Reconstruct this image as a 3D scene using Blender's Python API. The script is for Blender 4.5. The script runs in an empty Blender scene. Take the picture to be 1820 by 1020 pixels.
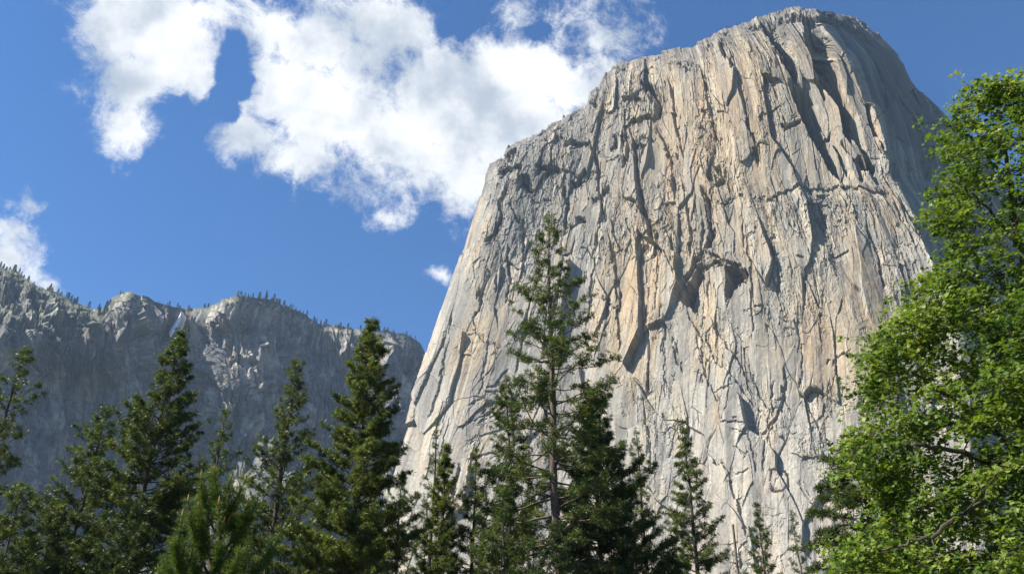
import bpy, math, random
import numpy as np
from math import radians, sin, cos, pi

# ------------------------------------------------------------------ camera, sky, sun, exposure
sc = bpy.context.scene
COL = sc.collection
PITCH = radians(30.0)
FPX = 910.0 / math.tan(radians(30.0))            # focal length in photograph pixels (1820 wide)
EYE = np.array([0.0, 0.0, 1.65])
cam_d = bpy.data.cameras.new('camera')
cam = bpy.data.objects.new('camera', cam_d)
COL.objects.link(cam)
cam.location = EYE
cam.rotation_euler = (radians(90) + PITCH, 0, 0)
cam_d.sensor_width = 36
cam_d.lens = 18 / math.tan(radians(30.0))
cam_d.clip_start = 0.1
cam_d.clip_end = 60000
sc.camera = cam

SUN_EL = radians(47)
SUN_AZ = radians(-103)                            # compass angle from +Y, clockwise positive: from the left
SDIR = np.array([sin(SUN_AZ) * cos(SUN_EL), cos(SUN_AZ) * cos(SUN_EL), sin(SUN_EL)])
sun_d = bpy.data.lights.new('sun', 'SUN')
sun_d.energy = 5.0
sun_d.angle = radians(0.5)
sun_d.color = (1.0, 0.935, 0.82)
sun = bpy.data.objects.new('sun', sun_d)
COL.objects.link(sun)
sun.rotation_euler = (radians(90) - SUN_EL, 0, math.atan2(SDIR[1], SDIR[0]) + radians(90))

sc.view_settings.view_transform = 'Standard'
sc.view_settings.look = 'None'
sc.view_settings.exposure = 1.42
sc.view_settings.gamma = 1
try:
    sc.view_settings.use_curve_mapping = False
except Exception:
    pass
sc.cycles.max_bounces = 5
sc.cycles.diffuse_bounces = 2
sc.cycles.glossy_bounces = 1
sc.cycles.transmission_bounces = 3
sc.cycles.transparent_max_bounces = 6
sc.cycles.volume_bounces = 0
sc.cycles.use_denoising = True
sc.cycles.denoising_prefilter = 'NONE'
sc.cycles.use_adaptive_sampling = False
sc.cycles.adaptive_threshold = 0.012


def ray(px, py):
    """direction of the photograph's pixel (1820 x 1020) in the world"""
    a = (np.asarray(px, float) - 910) / FPX
    b = (510 - np.asarray(py, float)) / FPX
    return a, cos(PITCH) - b * sin(PITCH), sin(PITCH) + b * cos(PITCH)


def at(px, py, Y):
    a, b, c = ray(px, py)
    t = Y / b
    return np.stack([a * t, b * t, c * t + EYE[2]], -1)


def azel(px, py):
    a, b, c = ray(px, py)
    return math.atan2(a, b), math.atan2(c, math.hypot(a, b))


class NT:
    """small helper for node trees"""
    def __init__(s, tree):
        s.t = tree
        s.t.nodes.clear()

    def n(s, typ, **kw):
        nd = s.t.nodes.new(typ)
        for k, v in kw.items():
            if k.startswith('i_'):
                key = k[2:]
                key = int(key) if key.isdigit() else key.replace('_', ' ')
                nd.inputs[key].default_value = v
            else:
                setattr(nd, k, v)
        return nd

    def l(s, a, b):
        s.t.links.new(a, b)

    def math(s, op, a, b=None, clamp=False):
        nd = s.t.nodes.new('ShaderNodeMath')
        nd.operation = op
        nd.use_clamp = clamp
        for i, v in enumerate((a, b)):
            if v is None:
                continue
            if isinstance(v, (int, float)):
                nd.inputs[i].default_value = v
            else:
                s.l(v, nd.inputs[i])
        return nd.outputs[0]

    def ramp(s, fac, stops, interp='LINEAR'):
        nd = s.t.nodes.new('ShaderNodeValToRGB')
        cr = nd.color_ramp
        cr.interpolation = interp
        while len(cr.elements) > 1:
            cr.elements.remove(cr.elements[0])
        cr.elements[0].position = stops[0][0]
        cr.elements[0].color = (*stops[0][1], 1)
        for p, c in stops[1:]:
            e = cr.elements.new(p)
            e.color = (*c, 1)
        s.l(fac, nd.inputs[0])
        return nd.outputs[0]

    def mix(s, fac, a, b, blend='MIX'):
        nd = s.t.nodes.new('ShaderNodeMix')
        nd.data_type = 'RGBA'
        nd.blend_type = blend
        for idx, v in ((0, fac), (6, a), (7, b)):
            if isinstance(v, (int, float)):
                nd.inputs[idx].default_value = v
            elif isinstance(v, tuple):
                nd.inputs[idx].default_value = (*v, 1)
            else:
                s.l(v, nd.inputs[idx])
        return nd.outputs[2]


# --- world: sky texture, with cloud banks laid out by compass angle and height above the horizon
world = bpy.data.worlds.new('World')
sc.world = world
world.use_nodes = True
w = NT(world.node_tree)
sky = w.n('ShaderNodeTexSky', sky_type='NISHITA')
sky.sun_disc = False
sky.sun_elevation = SUN_EL
sky.sun_rotation = SUN_AZ
sky.altitude = 1200
sky.air_density = 1.35
sky.dust_density = 0.25
sky.ozone_density = 2.2
tc = w.n('ShaderNodeTexCoord')
sep = w.n('ShaderNodeSeparateXYZ')
w.l(tc.outputs['Generated'], sep.inputs[0])
az_ = w.math('ARCTAN2', sep.outputs[0], sep.outputs[1])
el_ = w.math('ARCSINE', sep.outputs[2])
comb = w.n('ShaderNodeCombineXYZ')
w.l(az_, comb.inputs[0])
w.l(el_, comb.inputs[1])
# warp
wn = w.n('ShaderNodeTexNoise', i_Scale=7.0, i_Detail=4.0, i_Roughness=0.6)
w.l(tc.outputs['Generated'], wn.inputs['Vector'])
wv = w.n('ShaderNodeVectorMath', operation='MULTIPLY_ADD')
w.l(wn.outputs['Color'], wv.inputs[0])
wv.inputs[1].default_value = (0.09, 0.09, 0.0)
wv.inputs[2].default_value = (-0.045, -0.045, 0)
wadd = w.n('ShaderNodeVectorMath', operation='ADD')
w.l(comb.outputs[0], wadd.inputs[0])
w.l(wv.outputs[0], wadd.inputs[1])
CLOUDS = [  # cx, cy, rx, ry, weight   (photograph pixels, turned into sky angles)
    (265, 40, 150, 85, 1.0), (205, 75, 75, 70, 1.0), (330, 120, 95, 75, .95), (240, 165, 75, 65, .8), (248, 235, 85, 50, .8),
    (300, 60, 120, 90, 1.0), (400, 25, 60, 45, .6),
    (445, 245, 95, 70, 1.0), (500, 165, 85, 75, 1.0), (470, 110, 60, 60, .55), (560, 60, 150, 70, 1.0), (680, 40, 110, 60, .9),
    (590, 200, 170, 120, 1.1), (700, 270, 160, 95, 1.05), (810, 210, 170, 140, 1.15), (770, 105, 90, 70, .7),
    (890, 150, 140, 100, 1.1), (945, 105, 90, 70, .7), (920, 250, 140, 100, 1.1), (830, 320, 90, 50, .85), (1010, 160, 95, 65, .85),
    (945, 45, 90, 60, .42), (1075, 85, 75, 60, .5), (560, 285, 120, 48, .8), (1060, 140, 75, 40, .6),
    (15, 440, 75, 65, .85), (50, 480, 60, 40, .8), (-40, 470, 80, 90, 1.0), (788, 492, 30, 17, .5),
    (690, 385, 40, 16, .42), (115, 170, 60, 28, .34), (60, 345, 30, 14, .3),
]
mx = None
for cx, cy, rx, ry, wt in CLOUDS:
    a0, e0 = azel(cx, cy)
    a1, _ = azel(cx + rx, cy)
    _, e1 = azel(cx, cy - ry)
    ra, re = abs(a1 - a0), abs(e1 - e0)
    mp = w.n('ShaderNodeMapping', vector_type='POINT')
    mp.inputs['Scale'].default_value = (1 / ra, 1 / re, 1)
    mp.inputs['Location'].default_value = (-a0 / ra, -e0 / re, 0)
    w.l(wadd.outputs[0], mp.inputs[0])
    ln = w.n('ShaderNodeVectorMath', operation='LENGTH')
    w.l(mp.outputs[0], ln.inputs[0])
    v = w.math('SUBTRACT', 1.25, ln.outputs['Value'])
    v = w.math('MULTIPLY', v, wt)
    if mx is None:
        mx = v
    else:
        nd = w.t.nodes.new('ShaderNodeMath')
        nd.operation = 'SMOOTH_MAX'
        w.l(mx, nd.inputs[0])
        w.l(v, nd.inputs[1])
        nd.inputs[2].default_value = 0.25
        mx = nd.outputs[0]
for cx, cy, rx, ry, wt in ((420, 135, 26, 80, 1.1), (345, 225, 35, 50, .8), (395, 205, 26, 45, .7), (960, 70, 30, 50, .5), (815, 30, 55, 25, .8)):
    a0, e0 = azel(cx, cy)
    a1, _ = azel(cx + rx, cy)
    _, e1 = azel(cx, cy - ry)
    ra, re = abs(a1 - a0), abs(e1 - e0)
    mp = w.n('ShaderNodeMapping', vector_type='POINT')
    mp.inputs['Scale'].default_value = (1 / ra, 1 / re, 1)
    mp.inputs['Location'].default_value = (-a0 / ra, -e0 / re, 0)
    w.l(wadd.outputs[0], mp.inputs[0])
    ln = w.n('ShaderNodeVectorMath', operation='LENGTH')
    w.l(mp.outputs[0], ln.inputs[0])
    v = w.math('MULTIPLY', w.math('MAXIMUM', w.math('SUBTRACT', 1.25, ln.outputs['Value']), 0.0), wt)
    mx = w.math('SUBTRACT', mx, v)
mx = w.math('MAXIMUM', mx, -0.6)
fb = w.n('ShaderNodeTexNoise', i_Scale=9.0, i_Detail=12.0, i_Roughness=0.66, i_Distortion=0.25)
w.l(tc.outputs['Generated'], fb.inputs['Vector'])
fb2 = w.n('ShaderNodeTexNoise', i_Scale=28.0, i_Detail=9.0, i_Roughness=0.72, i_Distortion=0.4)
w.l(tc.outputs['Generated'], fb2.inputs['Vector'])
nz = w.math('MULTIPLY', w.math('SUBTRACT', fb.outputs[0], 0.5), 3.4)
nz2 = w.math('MULTIPLY', w.math('SUBTRACT', fb2.outputs[0], 0.5), 2.7)
dens = w.math('ADD', w.math('ADD', w.math('MULTIPLY', mx, 1.35), nz), nz2)
mr = w.n('ShaderNodeMapRange', interpolation_type='SMOOTHSTEP')
mr.inputs[1].default_value = 0.0
mr.inputs[2].default_value = 1.05
w.l(dens, mr.inputs[0])
fb3 = w.n('ShaderNodeTexNoise', i_Scale=13.0, i_Detail=7.0, i_Roughness=0.55)
mp3 = w.n('ShaderNodeMapping')
mp3.inputs['Location'].default_value = (0.3, 0.1, 0.5)
w.l(tc.outputs['Generated'], mp3.inputs[0])
w.l(mp3.outputs[0], fb3.inputs['Vector'])
shade = w.math('ADD', w.math('MULTIPLY', w.math('SUBTRACT', fb3.outputs[0], 0.5), 2.6), w.math('MULTIPLY', dens, -0.05))
mr2 = w.n('ShaderNodeMapRange', interpolation_type='SMOOTHSTEP')
mr2.inputs[1].default_value = -0.55
mr2.inputs[2].default_value = 0.35
w.l(shade, mr2.inputs[0])
CW = 8.3
ccol = w.mix(mr2.outputs[0], (CW * .47, CW * .54, CW * .63), (CW * .97, CW * .985, CW))
skyt = w.mix(1.0, sky.outputs[0], (0.40, 0.73, 1.08), 'MULTIPLY')
allc = w.mix(w.math('MULTIPLY', mr.outputs[0], 0.97), skyt, ccol)
bg = w.n('ShaderNodeBackground', i_Strength=0.0515)
w.l(allc, bg.inputs[0])
wo = w.n('ShaderNodeOutputWorld')
w.l(bg.outputs[0], wo.inputs[0])
world.cycles.sampling_method = 'MANUAL'
world.cycles.sample_map_resolution = 256


# ------------------------------------------------------------------ general helpers
def tag(o, label=None, cat=None, group=None, kind=None):
    if label: o['label'] = label
    if cat: o['category'] = cat
    if group: o['group'] = group
    if kind: o['kind'] = kind
    return o


def mesh_np(name, V, F, mat, parent=None, attrs=None, cols=None, smooth=False, uv=None):
    """V (n,3); F (m,3) or (m,4) index array, or a list of both kinds"""
    me = bpy.data.meshes.new(name)
    Fs = F if isinstance(F, list) else [F]
    me.vertices.add(len(V))
    me.vertices.foreach_set('co', np.ascontiguousarray(V, np.float32).ravel())
    loops = np.concatenate([f.ravel() for f in Fs]).astype(np.int32)
    sizes = np.concatenate([np.full(len(f), f.shape[1], np.int32) for f in Fs])
    starts = np.concatenate([[0], np.cumsum(sizes)[:-1]]).astype(np.int32)
    me.loops.add(len(loops))
    me.loops.foreach_set('vertex_index', loops)
    me.polygons.add(len(sizes))
    me.polygons.foreach_set('loop_start', starts)
    try:
        me.polygons.foreach_set('loop_total', sizes)
    except Exception:
        pass
    me.update(calc_edges=True)
    if smooth:
        me.polygons.foreach_set('use_smooth', np.ones(len(sizes), bool))
    else:
        me.polygons.foreach_set('use_smooth', np.zeros(len(sizes), bool))
    for k, a in (attrs or {}).items():
        at_ = me.attributes.new(k, 'FLOAT', 'POINT')
        at_.data.foreach_set('value', np.ascontiguousarray(a, np.float32).ravel())
    for k, a in (cols or {}).items():
        at_ = me.attributes.new(k, 'FLOAT_COLOR', 'POINT')
        c4 = np.ones((len(V), 4), np.float32)
        c4[:, :3] = a
        at_.data.foreach_set('color', c4.ravel())
    me.materials.append(mat)
    o = bpy.data.objects.new(name, me)
    COL.objects.link(o)
    if parent is not None:
        o.parent = parent
    return o


def new_mat(name):
    m = bpy.data.materials.new(name)
    m.use_nodes = True
    return m, NT(m.node_tree)


_perm = np.random.RandomState(7).permutation(4096)


def _h(ix, iy, seed):
    return _perm[(_perm[(ix + seed * 131) & 4095] + iy) & 4095]


_GA = np.random.RandomState(3).rand(4096) * 2 * pi
_GX, _GY = np.cos(_GA).astype(np.float32), np.sin(_GA).astype(np.float32)
_RV = np.random.RandomState(5).rand(4096, 6).astype(np.float32)


def gn(x, y, seed=0):
    """gradient noise, about -0.7..0.7"""
    fx, fy = np.floor(x), np.floor(y)
    ix, iy = fx.astype(np.int64), fy.astype(np.int64)
    dx, dy = (x - fx).astype(np.float32), (y - fy).astype(np.float32)
    sx = dx * dx * dx * (dx * (dx * 6 - 15) + 10)
    sy = dy * dy * dy * (dy * (dy * 6 - 15) + 10)

    def g(i, j):
        h = _h(ix + i, iy + j, seed)
        return _GX[h] * (dx - i) + _GY[h] * (dy - j)
    a = g(0, 0); a += (g(1, 0) - a) * sx
    b = g(0, 1); b += (g(1, 1) - b) * sx
    return a + (b - a) * sy


def fbm(x, y, o=4, seed=0, rough=0.5):
    r, a, f = 0, 1.0, 1.0
    for k in range(o):
        r = r + a * gn(x * f + k * 17.3, y * f - k * 9.1, seed + k)
        a *= rough
        f *= 2.03
    return r


def ridged(x, y, o=4, seed=0, rough=0.5):
    r, a, f = 0, 1.0, 1.0
    for k in range(o):
        r = r + a * (0.5 - np.abs(gn(x * f + k * 7.7, y * f + k * 3.1, seed + k)) * 1.6)
        a *= rough
        f *= 2.07
    return r


def plates(x, y, seed=0, tilt=1.0):
    """cells, each its own tilted plane: broken granite. returns height and distance to the nearest joint"""
    fx, fy = np.floor(x), np.floor(y)
    ix, iy = fx.astype(np.int64), fy.astype(np.int64)
    lx, ly = (x - fx).astype(np.float32), (y - fy).astype(np.float32)
    F1 = np.full(x.shape, 9.0, np.float32)
    F2 = np.full(x.shape, 9.0, np.float32)
    best = np.zeros(x.shape, np.float32)
    for j in (-1, 0, 1):
        for i in (-1, 0, 1):
            h = _h(ix + i, iy + j, seed)
            dx = lx - i - _RV[h, 0]
            dy = ly - j - _RV[h, 1]
            d = dx * dx + dy * dy
            val = (_RV[h, 2] - .5) + tilt * ((_RV[h, 3] - .5) * dx * 1.6 + (_RV[h, 4] - .5) * dy * 1.6)
            nb = d < F1
            F2 = np.where(nb, F1, np.minimum(F2, d))
            best = np.where(nb, val, best)
            F1 = np.where(nb, d, F1)
    return best, np.sqrt(F2) - np.sqrt(F1)


def sstep(a, b, x):
    t = np.clip((x - a) / (b - a), 0, 1)
    return t * t * (3 - 2 * t)


def line_field(PX, PY, pts, reach):
    """signed distance (positive to the right when walking down the line), taper, width; on a bounding box"""
    pts = np.array([p if len(p) == 3 else (*p, 0) for p in pts], float)
    x0, x1 = pts[:, 0].min() - reach, pts[:, 0].max() + reach
    y0, y1 = pts[:, 1].min() - reach, pts[:, 1].max() + reach
    idx = np.nonzero((PX > x0) & (PX < x1) & (PY > y0) & (PY < y1))
    if len(idx[0]) == 0:
        return None
    X, Y = PX[idx], PY[idx]
    best = np.full(X.shape, 1e9)
    sd = np.zeros(X.shape)
    tt = np.zeros(X.shape)
    ww = np.zeros(X.shape)
    L = np.hypot(*(pts[1:, :2] - pts[:-1, :2]).T)
    tot, acc = L.sum(), 0
    for k in range(len(pts) - 1):
        a, b = pts[k], pts[k + 1]
        ex, ey = (b[0] - a[0]) / L[k], (b[1] - a[1]) / L[k]
        al = (X - a[0]) * ex + (Y - a[1]) * ey
        ac = np.clip(al, 0, L[k])
        d = np.hypot(X - a[0] - ac * ex, Y - a[1] - ac * ey)
        s = (X - a[0]) * ey - (Y - a[1]) * ex
        m = d < best
        best = np.where(m, d, best)
        sd = np.where(m, np.where(s >= 0, d, -d), sd)
        tt = np.where(m, (acc + al) / tot, tt)
        ww = np.where(m, a[2] + (b[2] - a[2]) * ac / L[k], ww)
        acc += L[k]
    return idx, sd, tt, ww


def tooth(D, PX, PY, pts, w, d, soft=1.2, flat=0.0):
    """the rock right of the line steps back by d metres and climbs out again over w pixels"""
    r = line_field(PX, PY, pts, w * 1.6 + 4)
    if r is None:
        return
    idx, sd, tt, ww = r
    W = np.where(ww > 0, ww, w)
    tp = sstep(-0.02, 0.14, tt) * (1 - sstep(0.86, 1.02, tt))
    f = sstep(-soft, soft, sd) * np.clip((1 - sd / W) / (1 - flat), 0, 1)
    D[idx] -= (d * tp * f).astype(D.dtype)


def groove(D, PX, PY, pts, w, d):
    r = line_field(PX, PY, pts, w * 3 + 2)
    if r is None:
        return
    idx, sd, tt, ww = r
    tp = sstep(-0.02, 0.12, tt) * (1 - sstep(0.88, 1.02, tt))
    D[idx] -= (d * tp * np.exp(-(sd / w) ** 2)).astype(D.dtype)


def poly_sd(PX, PY, poly, reach=10):
    poly = np.array(poly, float)
    x0, y0 = poly.min(0) - reach
    x1, y1 = poly.max(0) + reach
    idx = np.nonzero((PX > x0) & (PX < x1) & (PY > y0) & (PY < y1))
    if len(idx[0]) == 0:
        return None
    X, Y = PX[idx], PY[idx]
    best = np.full(X.shape, 1e9)
    ins = np.zeros(X.shape, bool)
    n = len(poly)
    for k in range(n):
        a, b = poly[k], poly[(k + 1) % n]
        L = math.hypot(*(b - a)) + 1e-9
        e = (b - a) / L
        al = np.clip((X - a[0]) * e[0] + (Y - a[1]) * e[1], 0, L)
        best = np.minimum(best, np.hypot(X - a[0] - al * e[0], Y - a[1] - al * e[1]))
        c = ((a[1] > Y) != (b[1] > Y)) & (X < (b[0] - a[0]) * (Y - a[1]) / (b[1] - a[1] + 1e-12) + a[0])
        ins ^= c
    return idx, np.where(ins, best, -best)


def recess(D, PX, PY, poly, d, soft=2.0, wedge=None):
    r = poly_sd(PX, PY, poly)
    if r is None:
        return
    idx, s = r
    k = sstep(-soft * .3, soft, s)
    if wedge is not None:
        p = np.array(poly, float)
        X = PX[idx]
        k = k * np.clip(1 - wedge * (X - p[:, 0].min()) / (np.ptp(p[:, 0]) + 1e-6), 0, 1)
    D[idx] -= (d * k).astype(D.dtype)


def smooth1(f, k=25):
    """returns a smoothed interpolating function of a polyline y->x"""
    f = np.array(f, float)
    ys = np.arange(f[0, 0] - 200, f[-1, 0] + 200, 1.0)
    xs = np.interp(ys, f[:, 0], f[:, 1])
    s0 = (f[1, 1] - f[0, 1]) / (f[1, 0] - f[0, 0])
    s1 = (f[-1, 1] - f[-2, 1]) / (f[-1, 0] - f[-2, 0])
    xs = np.where(ys < f[0, 0], f[0, 1] + (ys - f[0, 0]) * s0, xs)
    xs = np.where(ys > f[-1, 0], f[-1, 1] + (ys - f[-1, 0]) * s1, xs)
    ker = np.hanning(k + 2)
    ker /= ker.sum()
    xs2 = np.convolve(xs, ker, 'same')
    xs2[:k] = xs[:k]
    xs2[-k:] = xs[-k:]
    return lambda y: np.interp(y, ys, xs2)


def surf_normals(P):
    du = np.gradient(P, axis=1)
    dv = np.gradient(P, axis=0)
    n = np.cross(du, dv)
    n /= np.linalg.norm(n, axis=-1, keepdims=True) + 1e-9
    flip = (n * (P - EYE)).sum(-1) > 0
    n[flip] *= -1
    return n


def grid_faces(nr, nc):
    i = np.arange(nr * nc).reshape(nr, nc)
    return np.stack([i[:-1, :-1], i[1:, :-1], i[1:, 1:], i[:-1, 1:]], -1).reshape(-1, 4)


# ------------------------------------------------------------------ rock material
def rock_material(name, bump_scale, stretch=0.25, dist=0.6, gain=1.0):
    m, t = new_mat(name)
    tcn = t.n('ShaderNodeTexCoord')
    mp = t.n('ShaderNodeMapping')
    mp.inputs['Scale'].default_value = (1, 1, stretch)
    t.l(tcn.outputs['Object'], mp.inputs[0])
    at_ = t.n('ShaderNodeAttribute', attribute_name='rock_colour')
    n1 = t.n('ShaderNodeTexNoise', i_Scale=bump_scale, i_Detail=8.0, i_Roughness=0.65)
    t.l(mp.outputs[0], n1.inputs['Vector'])
    n2 = t.n('ShaderNodeTexNoise', i_Scale=bump_scale * 0.35, i_Detail=6.0, i_Roughness=0.7)
    t.l(tcn.outputs['Object'], n2.inputs['Vector'])
    v = t.ramp(n1.outputs[0], [(0.25, (0.86 * gain,) * 3), (0.5, (1.0 * gain,) * 3), (0.78, (1.10 * gain,) * 3)])
    v2 = t.ramp(n2.outputs[0], [(0.3, (0.80, 0.81, 0.84)), (0.5, (1.0,) * 3), (0.7, (1.12, 1.09, 1.03))])
    c = t.mix(1.0, at_.outputs['Color'], v, 'MULTIPLY')
    c = t.mix(1.0, c, v2, 'MULTIPLY')
    b = t.n('ShaderNodeBump', i_Strength=0.7, i_Distance=dist)
    t.l(n1.outputs[0], b.inputs['Height'])
    p = t.n('ShaderNodeBsdfPrincipled')
    p.inputs['Roughness'].default_value = 0.85
    p.inputs['Specular IOR Level'].default_value = 0.25
    t.l(c, p.inputs['Base Color'])
    t.l(b.outputs[0], p.inputs['Normal'])
    o = t.n('ShaderNodeOutputMaterial')
    t.l(p.outputs[0], o.inputs[0])
    return m


M_ROCK = rock_material('granite', 0.45, 0.8, 0.35)
M_ROCK_FAR = rock_material('far_granite', 0.14, 0.8, .8)


# ------------------------------------------------------------------ the big granite monolith
SKY_L = [(860, 312), (868, 298), (870, 290), (895, 275), (904, 258), (915, 252), (945, 245), (985, 222), (1005, 211), (1030, 195), (1046, 188),
         (1050, 165), (1068, 150), (1075, 130), (1095, 115), (1130, 105), (1180, 92), (1230, 80), (1262, 66), (1280, 55),
         (1320, 42), (1345, 30), (1360, 26), (1380, 24), (1400, 17), (1440, 15), (1480, 17), (1510, 28), (1535, 45), (1560, 80), (1582, 110), (1600, 130),
         (1640, 165), (1670, 190), (1700, 225), (1760, 290), (1840, 380), (2000, 560), (2200, 760)]
XLf = smooth1([(0, 955), (290, 869), (330, 857), (370, 843), (420, 826), (480, 806), (540, 788), (600, 768), (650, 752), (700, 735),
               (750, 722), (800, 707), (850, 694), (880, 688), (950, 672), (1100, 640)], 21)
XRf = smooth1([(0, 1440), (45, 1465), (104, 1515), (194, 1556), (270, 1578), (316, 1586), (361, 1614), (433, 1646), (470, 1662),
               (600, 1700), (800, 1735), (1100, 1768)], 31)
SK = np.array(SKY_L, float)


def skyline(px):
    px = np.asarray(px, float)
    j = 2.2 * (_RV[_h((px // 13).astype(int), 3, 5), 2] - .5) + 3.0 * (_RV[_h((px // 31).astype(int), 7, 6), 2] - .5) + 1.2 * gn(px / 4, px * 0, 8)
    return np.interp(px, SK[:, 0], SK[:, 1]) + j


def build_monolith():
    NC, NR = 1380, 1120
    q = np.linspace(0, 1.42, NC)
    # top of each flow line: first place where the line crosses the skyline
    ys = np.arange(-5, 900, 0.5)
    top = np.zeros(NC)
    for i, qq in enumerate(q):
        xs = XLf(ys) + qq * (XRf(ys) - XLf(ys))
        below = ys > skyline(xs)
        top[i] = ys[np.argmax(below)]
    s = np.linspace(0, 1, NR)
    PY = top[None, :] + (1075 - top)[None, :] * s[:, None]
    Q = np.repeat(q[None, :], NR, 0)
    XL, XR = XLf(PY), XRf(PY)
    PX = XL + Q * (XR - XL)
    # smooth large form: depth along Y
    A = 1090 - 290 * np.minimum(Q, 1) + 60 * np.exp(-Q / 0.035) + 25 * np.sin(Q * 7.0)
    A += 1750 * np.clip(Q - 1, 0, None) ** 0.92
    a, b, c = ray(PX, PY)
    Y = A + 100
    for _ in range(8):
        Z = Y * c / b
        lean = 230 * (1 - np.exp(-Z / 420.)) + 0.04 * Z
        Y = A + lean
    # rim rolls back under the skyline
    dt = (PY - top[None, :])
    Y = Y + 46 * np.exp(-dt / 9.0) + 40 * np.exp(-dt / 30.0)
    P = at(PX, PY, Y)
    N = surf_normals(P)
    D = np.zeros(PX.shape, np.float32)
    U, V = Q * 960, PY
    wx = fbm(U / 50, V / 160, 2, 11) * 8
    wy = fbm(U / 60 + 9, V / 130, 2, 23) * 24
    Uw, Vw = U + wx, V + wy
    rough = np.clip(0.32 + 1.35 * fbm(U / 95, V / 120, 3, 31) + 0.30 * sstep(600, 250, V) + .45 * np.exp(-((PX - 960) / 110) ** 2 - ((PY - 290) / 90) ** 2) + .5 * np.exp(-((PX - 1480) / 130) ** 2 - ((PY - 352) / 24) ** 2) - .15 * sstep(600, 850, V), 0.07, 1.3)
    rough *= 1 - 0.45 * sstep(1.0, 1.06, Q) * sstep(500, 300, V)
    smoothz = np.exp(-((PX - 1475) / 85) ** 4) * np.exp(-((PY - 170) / 150) ** 4)
    rough *= 1 - .80 * smoothz
    rough *= .95
    D += 11 * fbm(U / 110, V / 420, 2, 41)
    p1, j1 = plates(Uw / 62, Vw / 150, 1)
    p2, j2 = plates(Uw / 27 + 5, (Vw + 0.35 * Uw) / 74, 2)
    p3, j3 = plates(Uw / 12, (Vw - 0.3 * Uw) / 30, 3)
    w2x = fbm(U / 20, V / 40, 2, 12) * 2.5
    w2y = fbm(U / 20 + 9, V / 40, 2, 13) * 8
    p4, j4 = plates((U + w2x) / 6.2, (V + w2y) / 12.5, 4)
    p5, j5 = plates((U + w2x) / 3.1, (V + w2y) / 5.5, 5)
    D += (1 - .6 * smoothz) * 13 * p1 + (.3 + rough) * 3.2 * p2 + rough * (2.5 * p3 + 1.6 * p4 + .7 * p5)
    D -= 3.0 * (1 - sstep(0, 0.03, j1)) * sstep(-.1, .3, gn(U / 50, V / 80, 77)) + 2.2 * (1 - sstep(0, 0.03, j2)) * sstep(.08, .38, gn(U / 30, V / 70, 79)) * sstep(-.1, .25, gn(U / 25, V / 50, 78)) \
        + 0.8 * rough * (1 - sstep(0, 0.07, j3))
    # fluted, vertical weathering
    fl = ridged(U / 15 + fbm(U / 50, V / 80, 2, 51) * 1.5, V / 190, 4, 52, 0.55)
    D += rough * .5 * fl * sstep(-.2, .3, gn(U / 90, V / 120, 53))
    D += .7 * rough * fbm(U / 4.0, V / 5.5, 3, 61, 0.65)
    rimz = np.exp(-(dt / 24.) ** 2)
    h1, _j = plates(Uw / 34, (dt + wy * .4 + 9 * gn(U / 50, V / 50, 62)) / 8.5, 14)
    h2, _j = plates(U / 13, (dt + wy * .3) / 4.5, 15)
    D = D * (1 - .55 * rimz) + rimz * (9 * h1 + 4 * h2)
    # rounded exfoliation bulges lower down
    D += .8 * (1 - rough * .5) * (1 - smoothz) * np.abs(fbm(Uw / 34, Vw / 44, 3, 63)) * 2

    c1, _ = plates(U / 15 + 3, V / 34, 31, 0.0)
    c2, _ = plates(U / 6, V / 13, 32, 0.0)
    c3, _ = plates(U / 17, V / 30 + 4, 33, 0.0)
    c4, _ = plates(U / 7, V / 12, 34, 0.0)
    JX = PX + (6.5 * c1 + 3.2 * c2) * (1 - .8 * smoothz)
    JY = PY + (9.0 * c3 + 4.5 * c4) * (1 - .5 * smoothz)
    rs = np.random.RandomState(12)

    def flow_line(qc, y0, y1, drift, k=5):
        yy = np.linspace(y0, y1, k)
        qq = qc + np.linspace(0, drift, k) + np.cumsum(rs.randn(k)) * 0.0009
        return [(float(XLf(v) + u * (XRf(v) - XLf(v))), float(v)) for u, v in zip(qq, yy)]
    # random corners and cracks that follow the flow of the rock
    for k in range(240):
        qc = rs.uniform(0.01, 1.3)
        if qc > 1.02 and rs.rand() < .4:
            continue
        yc = rs.uniform(60, 1000)
        if gn(np.array([qc * 7.]), np.array([yc / 150.]), 201)[0] < rs.uniform(-.35, .15):
            continue
        L = rs.choice([22, 40, 70, 130], p=[.38, .34, .2, .08]) * rs.uniform(.7, 1.3)
        pts = flow_line(qc, yc - L, yc + L, rs.uniform(-.02, .02))
        wd = rs.uniform(2, 6.5) * (1.7 if L > 60 else 1)
        dp = wd * rs.uniform(.35, .8) * (0.6 if yc > 560 else 1)
        xc_ = pts[2][0]
        if math.exp(-((xc_ - 1475) / 85) ** 4) * math.exp(-((yc - 170) / 150) ** 4) > .4 and rs.rand() < .75:
            continue
        if rs.rand() < 0.42:
            tooth(D, JX, JY, pts, wd, dp, 0.9)
        elif rs.rand() < .25:
            tooth(D, JX, JY, pts[::-1], wd, dp * .8, 0.9)
        else:
            groove(D, JX, JY, pts, rs.uniform(.6, 1.0), rs.uniform(1.5, 4.5))
    # short roofs, diagonal flakes and arches
    for k in range(130):
        qc, yc = rs.uniform(0.02, 1.25), rs.uniform(70, 1000)
        x = XLf(yc) + qc * (XRf(yc) - XLf(yc))
        L = rs.uniform(5, 22)
        an = rs.uniform(-.9, .9)
        pts = [(x + L * cos(an) * u, yc + L * sin(an) * u + 0.25 * L * (u * u) * rs.choice([1, -1]) + rs.randn() * 1.0) for u in (1, .3, -.4, -1)]
        tooth(D, JX, JY, pts, rs.uniform(3, 12), rs.uniform(1.5, 4.5) * (1.1 if yc < 600 else .7), 0.8)

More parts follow.
